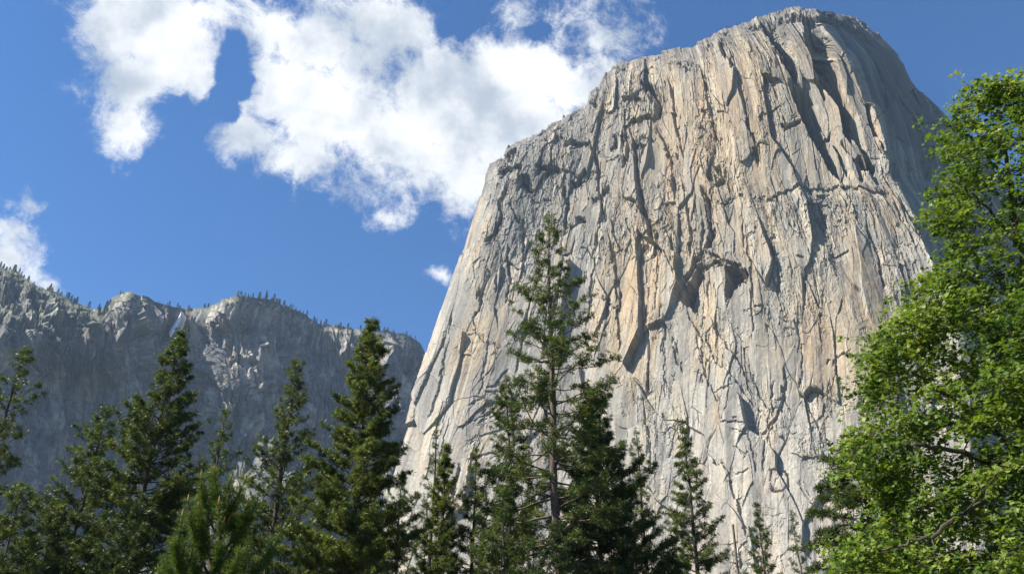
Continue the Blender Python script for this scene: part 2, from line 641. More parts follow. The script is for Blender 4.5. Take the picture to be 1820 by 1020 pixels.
    T = lambda pts, w, d, soft=1.1, flat=0.0: tooth(D, JX, JY, pts, w, d * (1.45 if pts[0][1] < 345 else (1.0 if pts[0][1] < 540 else .62)), soft, flat)
    G = lambda pts, w, d: groove(D, JX, JY, pts, w, d)
    R = lambda poly, d, soft=2.0, wedge=None: recess(D, JX, JY, poly, d, soft, wedge)
    # --- great corners under the summit
    T([(1352, 34, 20), (1372, 80, 32), (1392, 112, 28), (1414, 145, 8)], 28, 34, 2, .4)
    T([(1424, 30, 30), (1432, 70, 44), (1450, 117, 42), (1466, 150, 34), (1492, 189, 22), (1500, 235, 14), (1512, 258, 8)], 44, 44, 2, .35)
    T([(1447, 136, 16), (1458, 160, 12), (1466, 176, 8)], 12, 12)
    T([(1402, 144, 24), (1418, 190, 40), (1440, 232, 30), (1458, 268, 26), (1476, 298, 22), (1502, 332, 8)], 30, 32, 2, .35)
    T([(1480, 160, 12), (1502, 205, 26), (1514, 240, 20), (1530, 268, 14), (1552, 312, 8)], 20, 20, 2, .2)
    T([(1516, 110, 8), (1532, 155, 12), (1544, 205, 16), (1560, 250, 12), (1576, 288, 6)], 12, 15, 1.5)
    T([(1500, 80, 6), (1520, 130, 10), (1536, 180, 8)], 8, 9)
    T([(1556, 284), (1540, 290), (1526, 272)], 16, 15)
    T([(1480, 226), (1456, 232), (1438, 226)], 12, 8)
    T([(1424, 204), (1402, 214), (1384, 222)], 10, 8)
    T([(1440, 180), (1470, 232), (1492, 275), (1506, 322)], 12, 12)
    T([(1492, 250), (1520, 290), (1532, 330)], 10, 10)
    # the ledge system across the middle
    for sgn in (0,):
        T([(1590, 348 + sgn), (1540, 338 + sgn), (1500, 333 + sgn), (1456, 326 + sgn), (1420, 332 + sgn), (1389, 342 + sgn), (1339, 358 + sgn)], 14, 4.5)
    # summit cap
    T([(1560, 92), (1535, 60), (1490, 34), (1440, 30), (1400, 34), (1352, 44), (1320, 56)], 9, 9)
    # face-shaped recess, upper left
    T([(1141, 140, 8), (1152, 160, 14), (1162, 180, 14), (1160, 205, 12), (1141, 214, 8)], 13, 20)
    R([(1126, 170), (1138, 168), (1140, 180), (1130, 185)], 10)
    T([(1160, 205), (1140, 212), (1120, 214), (1104, 226)], 12, 12)
    T([(1152, 262), (1140, 252), (1124, 254)], 12, 13)
    T([(1116, 226), (1128, 271), (1136, 325), (1141, 374), (1154, 406), (1159, 455)], 13, 13)
    T([(1100, 232), (1112, 262), (1108, 300)], 10, 9)
    T([(1087, 236), (1092, 250), (1082, 256)], 10, 8)
    T([(1278, 70), (1290, 100), (1304, 130)], 14, 14)
    T([(1262, 74), (1250, 84)], 12, 8)
    T([(1236, 110), (1250, 150), (1262, 210), (1280, 260)], 9, 8)
    T([(1310, 130), (1322, 180), (1334, 240), (1350, 300)], 8, 7)
    T([(1182, 130), (1190, 180), (1200, 240), (1206, 290)], 9, 7)
    T([(1160, 225), (1180, 260), (1190, 300), (1196, 350)], 9, 7)
    T([(1246, 330), (1252, 365), (1258, 406), (1246, 440)], 12, 13)
    T([(1272, 300), (1282, 320), (1270, 330)], 9, 8)
    T([(1214, 325), (1218, 380), (1222, 452)], 7, 7)
    T([(1064, 150), (1054, 180), (1050, 188)], 12, 8)
    # broken upper left rim
    for pts in ([(952, 338), (940, 334), (926, 322)], [(996, 300), (975, 296), (955, 300)], [(930, 296), (905, 298), (882, 304)],
                [(1048, 245), (1020, 250), (1000, 262)], [(1040, 300), (1024, 318), (1010, 322)], [(918, 262), (900, 280), (884, 286)],
                [(1080, 330), (1062, 345), (1046, 350)], [(1040, 388), (1030, 382), (1020, 384)]):
        T(pts, 13, 10)
    R([(922, 318), (940, 316), (948, 332), (934, 340)], 12)
    T([(884, 358), (888, 383), (874, 410), (861, 436)], 12, 12)
    T([(905, 360), (925, 400), (930, 470)], 9, 8)
    T([(900, 430), (902, 490), (896, 540)], 9, 8)
    T([(868, 470), (850, 520), (842, 570)], 10, 8)
    T([(1000, 330), (1006, 370), (1000, 420)], 8, 7)
    T([(1046, 240), (1056, 290), (1060, 340), (1072, 400)], 8, 8)
    T([(1080, 400), (1090, 470), (1098, 560), (1108, 640)], 7, 7)
    # heart-shaped recess and the roof beside it
    R([(1200, 528), (1208, 500), (1226, 474), (1242, 456), (1250, 500), (1256, 556), (1232, 550), (1212, 536)], 38, 2.5, .85)
    T([(1247, 380), (1241, 430), (1240, 474)], 8, 8)
    T([(1280, 458), (1262, 462), (1240, 474), (1224, 486), (1208, 510)], 10, 10)
    R([(1284, 470), (1304, 464), (1330, 482), (1326, 500), (1304, 512), (1288, 540)], 34, 2, .8)
    T([(1324, 482), (1306, 474), (1288, 480)], 14, 10)
    # diagonal gullies below
    T([(1330, 485), (1300, 462), (1270, 452), (1250, 440)], 16, 9)
    T([(1250, 440), (1230, 456), (1208, 486), (1190, 530)], 14, 10)
    T([(1210, 540), (1240, 590), (1262, 625), (1300, 672), (1340, 715), (1377, 740)], 13, 8)
    T([(1254, 560), (1290, 610), (1330, 670), (1362, 712), (1379, 738)], 10, 8)
    T([(1392, 640), (1388, 690), (1377, 740), (1362, 752), (1340, 766)], 10, 8)
    T([(1233, 580), (1252, 666), (1269, 705), (1291, 722)], 7, 6)
    T([(1192, 593), (1200, 635), (1213, 673)], 6, 7)
    T([(1181, 666), (1187, 684), (1194, 701)], 6, 6)
    T([(1172, 560), (1180, 640), (1184, 720)], 6, 4)
    T([(1150, 600), (1148, 700), (1152, 790)], 5, 5)
    G([(1148, 470), (1150, 600), (1150, 700), (1153, 800), (1156, 880)], 1.4, 4)
    T([(1511, 618), (1498, 628), (1484, 636), (1481, 664)], 5, 6)
    T([(1476, 630), (1470, 650)], 5, 6)
    T([(1416, 589), (1414, 622)], 5, 6)
    T([(1325, 770), (1336, 800), (1343, 842)], 6, 6)
    G([(1370, 858), (1371, 838), (1385, 833), (1399, 836), (1401, 856), (1392, 868), (1378, 872), (1370, 858)], 1.4, 4.5)
    T([(1248, 790), (1270, 822), (1291, 839), (1310, 900), (1325, 968)], 14, 8)
    T([(1416, 850), (1440, 890), (1459, 921)], 9, 6)
    T([(1442, 795), (1465, 812), (1486, 830)], 9, 6)
    T([(1430, 700), (1452, 760), (1470, 830)], 8, 5)
    T([(1340, 752), (1310, 748), (1282, 752)], 7, 5)
    T([(1540, 400), (1556, 450), (1570, 520)], 8, 6)
    T([(1600, 350), (1620, 392), (1640, 428), (1656, 465)], 7, 7)
    T([(1586, 360), (1606, 400), (1626, 440)], 6, 6)
    # lower left: arches and long cracks
    T([(786, 640), (774, 700), (757, 742)], 9, 8)
    T([(800, 560), (792, 610), (780, 660)], 7, 6)
    T([(834, 556), (848, 590), (864, 612), (900, 620)], 7, 6)
    T([(905, 660), (880, 690), (858, 700)], 8, 6)
    T([(900, 700), (870, 740), (846, 760)], 8, 6)
    T([(818, 826), (810, 856), (806, 890)], 9, 11)
    T([(800, 740), (790, 790), (780, 820)], 6, 5)
    T([(870, 600), (858, 660), (850, 700)], 6, 5)
    T([(740, 700), (728, 760), (716, 800)], 6, 5)
    for yy in (700, 735, 770, 806):
        T([(905, yy - 10), (880, yy + 4), (850, yy + 8), (830, yy + 24)], 8, 4.5)
    for k in range(8):   # small hollows
        x, y = rs.uniform(820, 1600), rs.uniform(250, 950)
        r_ = rs.uniform(3, 7)
        R([(x - r_, y), (x, y - r_), (x + r_, y - r_ * .4), (x + r_ * .5, y + r_)], rs.uniform(2, 6), 1.5)

    edge = np.minimum(sstep(0, 0.035, Q), sstep(0, 26, dt))
    D = D * (0.45 + 0.55 * edge)
    P = P + N * D[..., None]

    # --- colour of the stone (stains, water streaks, fresh rock; right flank's shade painted in)
    n1 = fbm(U / 70 + wx / 80, V / 240, 4, 91, .55)
    n2 = fbm(U / 17, V / 240, 4, 92, .6)
    n3 = fbm(U / 110, V / 110, 3, 93)
    n4 = fbm(U / 8, V / 36, 3, 94, .6)
    grey = np.array([0.262, 0.250, 0.226])
    pale = np.array([0.378, 0.352, 0.306])
    tan = np.array([0.372, 0.296, 0.200])
    orange = np.array([0.350, 0.240, 0.138])
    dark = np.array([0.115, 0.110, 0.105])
    C = np.empty(PX.shape + (3,), np.float32)
    C[:] = grey

    def blend(col, k):
        nonlocal C
        C = C + (col - C) * np.clip(k, 0, 1)[..., None]

    def spot(cx, cy, rx, ry):
        return np.exp(-(((PX - cx) / rx) ** 2 + ((PY - cy) / ry) ** 2))
    blend(pale, sstep(-.25, .45, n3 + .6 * sstep(500, 900, PY) - .05) * .85)
    warm = .13 + spot(1290, 220, 150, 150) + spot(1130, 560, 60, 120) + .5 * spot(1180, 420, 120, 160) + .6 * spot(1500, 520, 120, 120) \
        + .6 * spot(1340, 610, 120, 80) + .5 * spot(850, 430, 40, 90) + .5 * spot(850, 620, 60, 90) + .5 * spot(1480, 660, 60, 60) + .6 * spot(1480, 150, 90, 110)
    blend(tan, (sstep(-.02, .5, n1 * .8 + warm * .55 - .18) * .9))
    blend(tan, sstep(.0, .35, p2 * .6 + warm * .25 - .02) * .45)
    blend(tan, .55 * np.clip(spot(1250, 230, 190, 130) + spot(1200, 480, 110, 140) * .6, 0, 1) * (1 + 1.2 * n2))
    blend(orange, sstep(.12, .5, n2 * .75 + warm * .42 - .22) * .6)
    blend(orange, .7 * spot(1127, 560, 9, 85) + .7 * spot(1244, 165, 7, 34) + .7 * spot(1190, 290, 8, 40) + .7 * spot(1305, 205, 8, 46) + .5 * spot(1560, 215, 5, 60))
    blend(pale * 1.05, sstep(.2, .55, n4) * .5)
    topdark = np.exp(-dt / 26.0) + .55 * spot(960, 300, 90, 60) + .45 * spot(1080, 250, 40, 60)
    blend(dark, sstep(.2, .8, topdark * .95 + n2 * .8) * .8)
    blend(dark, sstep(.26, .6, n2 - .15 * warm) * .6)
    blend(dark * .75, sstep(1.0, 1.05, Q + .05 * n2) * (.95 + .4 * n2))  # darkens the right flank's colour to deepen its shade
    blend(dark, sstep(.22, .55, fbm(U / 5, V / 210, 3, 96, .65)) * .6)
    blend(dark, sstep(.2, .5, fbm(U / 16, V / 130, 4, 99, .6) + .3 * gn(U / 90, V / 90, 100)) * .35)
    blend(np.array([.47, .44, .385]), sstep(.34, .62, fbm(U / 5, V / 260, 3, 97, .6)) * .6)
    blend(np.array([.19, .185, .175]), sstep(.02, .4, fbm(U / 30 + 3, V / 420, 4, 101, .55) - .15 * warm) * .6)
    for k in range(220):
        x, y = rs.uniform(860, 1640), rs.uniform(90, 860)
        qc = (x - float(XLf(y))) / float(XRf(y) - XLf(y))
        L = rs.uniform(30, 170)
        rr2 = line_field(PX, PY, [(float(XLf(v) + qc * (XRf(v) - XLf(v))), v) for v in (y, y + L * .35, y + L * .7, y + L)], 9)
        if rr2 is None:
            continue
        idx, sd, tt, _w = rr2
        wd = rs.uniform(.8, 3.6)
        kk = np.exp(-(sd / (wd * (1 + .6 * tt))) ** 2) * sstep(-.01, .04, tt) * (1 - sstep(.3, 1, tt)) * rs.uniform(.35, .8)
        col_ = dark * 1.1 if rs.rand() < .55 else (np.array([.50, .47, .42]) if rs.rand() < .65 else orange)
        C[idx] += (col_ - C[idx]) * kk[:, None]
    rr_ = np.clip(rough, .3, 1)
    C *= (1 + .22 * p2 + rr_ * (.26 * p3 + .22 * p4 + .14 * p5))[..., None]
    C *= (1 + .22 * fbm(U / 2.6, V / 5.0, 3, 98, .7))[..., None]
    C *= (1 - rr_ * .28 * (1 - sstep(0, .05, j3)) - .12 * rr_ * (1 - sstep(0, .06, j4)))[..., None]
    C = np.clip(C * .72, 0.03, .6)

    # --- give it a body: left flank, summit plateau and foot
    left = P[:, :1, :]
    offs = [(4, 8, 0), (10, 26, 0), (30, 70, -2), (90, 170, -6), (200, 420, -40)][::-1]
    LB = np.concatenate([left + np.array(o) for o in offs], 1)
    P2 = np.concatenate([LB, P], 1)
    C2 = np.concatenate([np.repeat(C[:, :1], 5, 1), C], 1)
    topr = P2[:1]
    back = [(0, 8, 1.0), (0, 30, 2), (10, 90, -2), (20, 260, -30), (60, 700, -160), (100, 1100, -700)][::-1]
    TB = np.concatenate([topr + np.array(o) for o in back], 0)
    bot = P2[-1:].copy()
    b1 = bot + np.array([0, -30, -70])
    b2 = bot.copy(); b2[..., 2] = -3; b2[..., 1] -= 110
    P3 = np.concatenate([TB, P2, b1, b2], 0)
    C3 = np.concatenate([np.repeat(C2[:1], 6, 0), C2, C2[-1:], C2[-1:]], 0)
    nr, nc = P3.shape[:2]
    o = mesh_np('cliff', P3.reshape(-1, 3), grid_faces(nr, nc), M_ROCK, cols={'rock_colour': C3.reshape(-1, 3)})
    tag(o, 'huge pale tan and grey granite monolith with a rounded summit, filling the right half', 'cliff', kind='structure')
    return P, PX, PY


# ------------------------------------------------------------------ the hazy wall behind on the left
FSK = np.array([(-120, 420), (0, 474), (30, 486), (60, 504), (100, 519), (125, 534), (160, 548), (186, 550), (194, 540), (199, 530), (212, 524), (228, 519),
                (262, 529), (275, 538), (320, 547), (350, 550), (372, 545), (385, 540), (400, 530), (430, 524), (480, 532), (530, 552),
                (570, 574), (620, 582), (680, 588), (715, 594), (730, 600), (745, 608), (752, 622), (765, 650), (800, 690), (860, 760)], float)


def build_far_wall():
    NC, NR = 1050, 620
    px = np.linspace(-110, 850, NC)
    top = np.interp(px, FSK[:, 0], FSK[:, 1]) + 1.2 * gn(px / 5, px * 0, 3) + 2.0 * gn(px / 17, px * 0, 4)
    s = np.linspace(0, 1, NR)
    PY = top[None] + (1080 - top)[None] * s[:, None]
    PX = np.repeat(px[None], NR, 0)
    dt = PY - top[None]
    # plan: rising away to the right, with bays and buttresses
    A = 1600 + 1.02 * PX
    A = A + 120 * np.exp(-((PX - 120 - (PY - 700) * .1) / 110) ** 2) * sstep(600, 680, PY) - 90 * np.exp(-((PX - 430) / 70) ** 2) + 70 * np.exp(-((PX - 340) / 40) ** 2) - 60 * np.exp(-((PX - 232) / 28) ** 2) \
        + 60 * np.exp(-((PX - 560) / 50) ** 2) - 60 * np.exp(-((PX - 690) / 40) ** 2)
    a, b, c = ray(PX, PY)
    Y = A + 100
    for _ in range(6):
        Z = Y * c / b
        Y = A + 0.22 * Z
    rim = np.interp(PX, [-120, 0, 80, 120, 160, 200, 240], [575, 588, 586, 600, 612, 560, 530])
    k = sstep(250, 170, PX)
    Y = Y + 3.0 * k * np.clip(rim - PY, 0, None)
    Y = Y + 1.2 * np.clip(10 - dt, 0, 10)
    # talus foot under the right hand part
    tal = np.interp(PX, [-120, 100, 250, 400, 480, 560, 700, 860], [1000, 980, 900, 805, 770, 790, 800, 860])
    Y = Y - 1.6 * np.clip(PY - tal, 0, None)
    P = at(PX, PY, Y)
    N = surf_normals(P)
    U, V = PX, PY
    V = V - 2.6 * k * np.clip(rim - PY, 0, None)
    wx = fbm(U / 30, V / 40, 3, 111) * 12
    wy = fbm(U / 30 + 5, V / 40, 3, 112) * 14
    D = np.zeros(PX.shape, np.float32)
    p1, j1 = plates((U + wx * .5 + V * .12) / 34, (V + wy) / 95, 7)
    p2, j2 = plates((U + wx * .4) / 14, (V + wy + U * .3) / 38, 8)
    p3, j3 = plates((U + wx * .3) / 6.5, (V + wy * .5 - U * .3) / 15, 9)
    p4, j4 = plates((U + wx * .3) / 3.4, (V + wy * .3) / 6.5, 10)
    calm = 1 - .72 * sstep(300, 200, PX - (PY - 640) * .1) * sstep(640, 700, PY)
    D += 36 * fbm(U / 60, V / 160, 3, 113) + calm * (40 * p1 + 17 * p2 + 4.0 * p3 + 1.2 * p4)
    D += calm * 2.0 * ridged(U / 14, V / 90, 3, 114, .5) + calm * 1.4 * fbm(U / 3, V / 5, 3, 115, .6)
    rs = np.random.RandomState(21)
    for k_ in range(240):
        x, y = rs.uniform(0, 760), rs.uniform(540, 860)
        L = rs.uniform(5, 26)
        an = rs.uniform(.9, 2.1) if rs.rand() < .6 else rs.uniform(-.5, .5)
        pts = [(x + L * cos(an) * u + rs.randn() * 1.0, y + L * sin(an) * u) for u in (-1, -.3, .4, 1)]
        if rs.rand() < .5:
            pts = pts[::-1]
        dd = rs.uniform(3, 11) * (0.3 if (x < 230 and y > 650) else 1)
        tooth(D, PX, PY, pts, rs.uniform(2.5, 9), dd, .8)
    T = lambda pts, w, d, soft=1.5, flat=0.0: tooth(D, PX, PY, pts, w, d, soft, flat)
    # arches under the central buttress
    T([(475, 590), (440, 560), (410, 572), (396, 600), (392, 630)], 22, 22)
    T([(462, 660), (450, 640), (430, 632), (412, 640), (400, 655)], 14, 20)
    T([(520, 560), (540, 585), (560, 640), (566, 690)], 16, 20)
    T([(590, 575), (600, 620), (606, 680)], 14, 18)
    T([(640, 590), (644, 640), (640, 700)], 12, 16)
    T([(322, 548), (312, 575), (306, 600)], 12, 16)
    T([(300, 555), (288, 590), (275, 625)], 9, 12)
    T([(262, 545), (290, 548)], 8, 10)
    T([(345, 570), (352, 610), (345, 660)], 14, 18)
    T([(197, 535), (194, 560), (198, 580)], 12, 10)
    T([(150, 600), (110, 596), (60, 582), (0, 586)], 12, 26)
    P = P + N * (D * (0.10 + .90 * sstep(0, 42, dt)))[..., None]

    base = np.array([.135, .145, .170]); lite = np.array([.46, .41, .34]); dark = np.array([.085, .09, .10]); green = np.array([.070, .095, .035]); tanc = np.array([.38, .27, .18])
    C = np.empty(PX.shape + (3,), np.float32); C[:] = base

    def blend(col, k):
        nonlocal C
        C = C + (col - C) * np.clip(k, 0, 1)[..., None]

    def spot(cx, cy, rx, ry):
        return np.exp(-(((PX - cx) / rx) ** 2 + ((PY - cy) / ry) ** 2))
    n1 = fbm(U / 40, V / 60, 4, 121); n2 = fbm(U / 7, V / 60, 4, 122, .6); n3 = fbm(U / 10, V / 10, 5, 123, .65)
    blend(lite, sstep(-.15, .4, n1 + .2 * spot(240, 560, 60, 60) + .45 * spot(430, 600, 70, 90) + .35 * spot(425, 655, 40, 18)))  # spots paint the sunlit buttress patches pale into the rock colour
    blend(tanc, sstep(.1, .6, n2 + .7 * spot(282, 600, 10, 60) + .6 * spot(340, 575, 14, 34) + .5 * spot(670, 620, 40, 40) - .1) * .7)
    blend(dark, sstep(.1, .5, n2 - .15) * .7)
    blend(dark, sstep(.12, .5, fbm(U / 22, V / 26, 4, 124)) * .55)
    up = sstep(.35, .62, N[..., 2])
    veg = .55 * k * sstep(8, -4, PY - rim) + .95 * np.exp(-dt / 15.) + .7 * sstep(-5, 25, PY - tal) + .5 * spot(440, 700, 80, 14) + .5 * spot(120, 596, 70, 9)
    blend(green, sstep(.35, .75, veg + n3 * .9) * .92)
    blend(lite, sstep(.15, .5, fbm(U / 4, V / 70, 3, 126, .6)) * .5)
    blend(dark, sstep(.15, .5, fbm(U / 5, V / 80, 3, 127, .6)) * .5)
    blend(dark * .8, sstep(.05, .45, fbm(U / 9 + wx / 30, V / 130, 4, 128, .6)) * .65)
    blend(lite, sstep(.12, .5, fbm(U / 13 + 7, V / 60, 4, 129, .6)) * .45)
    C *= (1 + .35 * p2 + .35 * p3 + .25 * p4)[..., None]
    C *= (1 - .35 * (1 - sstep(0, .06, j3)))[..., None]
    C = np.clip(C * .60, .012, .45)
    topr = P[:1]
    back = [(0, 20, 0), (0, 80, -5), (0, 300, -60), (0, 900, -700)][::-1]
    TB = np.concatenate([topr + np.array(o) for o in back], 0)
    b2 = P[-1:].copy(); b2[..., 2] = -3; b2[..., 1] -= 260
    P3 = np.concatenate([TB, P, b2], 0)
    C3 = np.concatenate([np.repeat(C[:1], 4, 0), C, C[-1:]], 0)
    nr, nc = P3.shape[:2]
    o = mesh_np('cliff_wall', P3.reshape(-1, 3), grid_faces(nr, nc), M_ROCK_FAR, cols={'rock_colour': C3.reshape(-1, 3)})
    tag(o, 'blue grey hazy cliff wall in shade, far behind the pines on the left', 'cliff', kind='structure')
    return P, PX, PY


MP, MPX, MPY = build_monolith()
FP, FPX_, FPY = build_far_wall()


# ------------------------------------------------------------------ ground and waterfall
def build_ground():
    m, t = new_mat('forest_floor')
    tcn = t.n('ShaderNodeTexCoord')
    n1 = t.n('ShaderNodeTexNoise', i_Scale=0.35, i_Detail=8.0, i_Roughness=0.65)
    t.l(tcn.outputs['Object'], n1.inputs['Vector'])
    c = t.ramp(n1.outputs[0], [(.3, (.055, .038, .022)), (.5, (.07, .075, .028)), (.7, (.06, .09, .03))])
    p = t.n('ShaderNodeBsdfPrincipled', i_Roughness=0.95)
    t.l(c, p.inputs['Base Color'])
    b = t.n('ShaderNodeBump', i_Strength=0.6, i_Distance=0.1)
    t.l(n1.outputs[0], b.inputs['Height'])
    t.l(b.outputs[0], p.inputs['Normal'])
    o = t.n('ShaderNodeOutputMaterial')
    t.l(p.outputs[0], o.inputs[0])
    g = np.sinh(np.linspace(-6.2, 6.2, 141)) / np.sinh(6.2) * 4800
    X, Y = np.meshgrid(g, g)
    R = np.hypot(X, Y)
    Z = (0.35 * fbm(X / 9, Y / 9, 3, 5) + 2.0 * fbm(X / 60, Y / 60, 2, 6) * sstep(15, 60, R)) * sstep(1.0, 6.0, R)
    Z = Z - .0 * R
    tag(mesh_np('ground', np.stack([X, Y, Z], -1).reshape(-1, 3), grid_faces(141, 141), m, smooth=True),
        'brown and green forest floor of the valley under the trees', 'ground', kind='structure')
    return


build_ground()


def ground_z(x, y):
    x, y = np.array([float(x)]), np.array([float(y)])
    R = np.hypot(x, y)
    return float(((0.35 * fbm(x / 9, y / 9, 3, 5) + 2.0 * fbm(x / 60, y / 60, 2, 6) * sstep(15, 60, R)) * sstep(1.0, 6.0, R))[0])


def far_point(px, py):
    j = int(round(np.interp(px, FPX_[0], np.arange(FPX_.shape[1]))))
    i = int(round(np.interp(py, FPY[:, j], np.arange(FPY.shape[0]))))
    return FP[i, j]


def build_waterfall():
    m, t = new_mat('falling_water')
    tcn = t.n('ShaderNodeTexCoord')
    n1 = t.n('ShaderNodeTexNoise', i_Scale=0.25, i_Detail=6.0)
    mp = t.n('ShaderNodeMapping'); mp.inputs['Scale'].default_value = (1, 1, .12)
    t.l(tcn.outputs['Object'], mp.inputs[0]); t.l(mp.outputs[0], n1.inputs['Vector'])
    c = t.ramp(n1.outputs[0], [(.3, (.55, .58, .62)), (.6, (.88, .9, .92))])
    p = t.n('ShaderNodeBsdfPrincipled', i_Roughness=0.6)
    t.l(c, p.inputs['Base Color'])
    o = t.n('ShaderNodeOutputMaterial'); t.l(p.outputs[0], o.inputs[0])
    rs = np.random.RandomState(4)
    rows = []
    path = [(324, 556, 3.2), (321, 563, 5), (318, 570, 7.5), (314, 577, 9), (309, 584, 10), (305, 592, 7), (303, 600, 3)]
    for x, y, wd in path:
        c0 = far_point(x, y)
        row = []
        for k in range(9):
            u = k / 8 * 2 - 1
            q = at(x + u * wd * .5, y, c0[1] - 20)
            q[1] -= 7 * (1 - u * u) + rs.rand() * 2.0
            q[0] += rs.randn() * .8
            row.append(q)
        rows.append(row)
    A = np.array(rows)
    Bk = A.copy(); Bk[..., 1] += 30
    V = np.concatenate([A.reshape(-1, 3), Bk.reshape(-1, 3)])
    nr, nc = len(path), 9
    f = grid_faces(nr, nc)
    n = nr * nc
    side = []
    for i in range(nr - 1):
        side += [(i * nc, (i + 1) * nc, (i + 1) * nc + n, i * nc + n), (i * nc + nc - 1, i * nc + nc - 1 + n, (i + 1) * nc + nc - 1 + n, (i + 1) * nc + nc - 1)]
    F = np.concatenate([f, f[:, ::-1] + n, np.array(side)])
    tag(mesh_np('waterfall', V, F, m, smooth=True), 'small white waterfall spilling over the rim of the far cliff wall', 'waterfall', kind='structure')


build_waterfall()


# ------------------------------------------------------------------ tree materials
def leaf_material(name, stops, transl=0.35, gloss=0.25, rough=0.45):
    m, t = new_mat(name)
    at_ = t.n('ShaderNodeAttribute', attribute_name='tint')
    c = t.ramp(at_.outputs['Fac'], stops)
    d = t.n('ShaderNodeBsdfPrincipled', i_Roughness=rough)
    d.inputs['Specular IOR Level'].default_value = gloss
    t.l(c, d.inputs['Base Color'])
    tr = t.n('ShaderNodeBsdfTranslucent')
    c2 = t.mix(1.0, c, (1.25, 1.25, .55), 'MULTIPLY')
    t.l(c2, tr.inputs[0])
    mx_ = t.n('ShaderNodeMixShader'); mx_.inputs[0].default_value = transl
    t.l(d.outputs[0], mx_.inputs[1]); t.l(tr.outputs[0], mx_.inputs[2])
    o = t.n('ShaderNodeOutputMaterial'); t.l(mx_.outputs[0], o.inputs[0])
    return m


def bark_material(name, c0, c1, scale=6):
    m, t = new_mat(name)
    tcn = t.n('ShaderNodeTexCoord')
    mp = t.n('ShaderNodeMapping'); mp.inputs['Scale'].default_value = (1, 1, .22)
    t.l(tcn.outputs['Object'], mp.inputs[0])
    n1 = t.n('ShaderNodeTexNoise', i_Scale=scale, i_Detail=7.0, i_Roughness=0.7)
    t.l(mp.outputs[0], n1.inputs['Vector'])
    c = t.ramp(n1.outputs[0], [(.35, c0), (.62, c1)])
    p = t.n('ShaderNodeBsdfPrincipled', i_Roughness=0.9)
    p.inputs['Specular IOR Level'].default_value = .15
    t.l(c, p.inputs['Base Color'])
    b = t.n('ShaderNodeBump', i_Strength=0.8, i_Distance=0.05)
    t.l(n1.outputs[0], b.inputs['Height']); t.l(b.outputs[0], p.inputs['Normal'])
    o = t.n('ShaderNodeOutputMaterial'); t.l(p.outputs[0], o.inputs[0])
    return m


M_PINE = leaf_material('pine_needles', [(0, (0.0148, 0.0273, 0.0094)), (.35, (0.0402, 0.0643, 0.0140)), (.65, (0.0771, 0.1097, 0.0218)), (.9, (0.1342, 0.1665, 0.0312)), (1, (0.1610, 0.1665, 0.0390))])
M_PINE_OLIVE = leaf_material('olive_needles', [(0, (0.0187, 0.0318, 0.0094)), (.35, (0.0537, 0.0794, 0.0140)), (.65, (0.1006, 0.1324, 0.0234)), (.9, (0.1610, 0.1892, 0.0351)), (1, (0.1811, 0.1816, 0.0390))])
M_PINE_DARK = leaf_material('dark_needles', [(0, (0.0094, 0.0197, 0.0078)), (.4, (0.0255, 0.0469, 0.0125)), (.75, (0.0537, 0.0832, 0.0187)), (1, (0.1006, 0.1286, 0.0273))])
M_SAP = leaf_material('sapling_needles', [(0, (0.0335, 0.0643, 0.0140)), (.5, (0.0637, 0.1059, 0.0203)), (1, (0.1073, 0.1513, 0.0351))])
M_MAPLE = leaf_material('maple_leaves', [(0, (.036, .072, .014)), (.4, (.082, .138, .020)), (.7, (.128, .185, .028)), (1, (.22, .27, .06))], .42, .2, .45)
M_FARTREE = leaf_material('far_tree_needles', [(0, (0.0156, 0.0273, 0.0109)), (1, (0.0429, 0.0585, 0.0172))], .2)
M_BARK = bark_material('pine_bark', (.085, .062, .048), (.25, .185, .145), 5)
M_BARK_DARK = bark_material('dark_bark', (.030, .024, .019), (.10, .078, .06), 7)
M_BARK_BIG = bark_material('ponderosa_bark', (.045, .035, .028), (.13, .10, .078), 4)
M_MAPLE_BARK = bark_material('maple_bark', (.028, .024, .018), (.095, .08, .062), 8)
M_CANDLE = bark_material('pine_candle', (.26, .15, .05), (.42, .26, .10), 20)
M_DEAD = bark_material('dead_wood', (.06, .05, .045), (.2, .17, .15), 7)


def tubes(P, R, sides):
    """P (n,K,3), R (n,K) -> verts, quads"""
    n, K, _ = P.shape
    T = np.gradient(P, axis=1)
    T /= np.linalg.norm(T, axis=-1, keepdims=True) + 1e-9
    ref = np.where(np.abs(T[..., 2:3]) > .9, np.array([1., 0, 0]), np.array([0, 0, 1.]))
    A = np.cross(T, ref); A /= np.linalg.norm(A, axis=-1, keepdims=True) + 1e-9
    B = np.cross(T, A)
    th = np.arange(sides) / sides * 2 * pi
    V = P[:, :, None] + R[:, :, None, None] * (A[:, :, None] * np.cos(th)[:, None] + B[:, :, None] * np.sin(th)[:, None])
    base = (np.arange(n) * K * sides)[:, None, None]
    k = np.arange(K - 1)[None, :, None] * sides
    j = np.arange(sides)[None, None, :]
    j2 = (j + 1) % sides
    F = np.stack([base + k + j, base + k + j2, base + k + sides + j2, base + k + sides + j], -1).reshape(-1, 4)
    return V.reshape(-1, 3), F


def join(parts):
    Vs, Fs, o = [], [], 0
    for V, F in parts:
        Vs.append(V); Fs.append(F + o); o += len(V)
    return np.concatenate(Vs), np.concatenate(Fs)


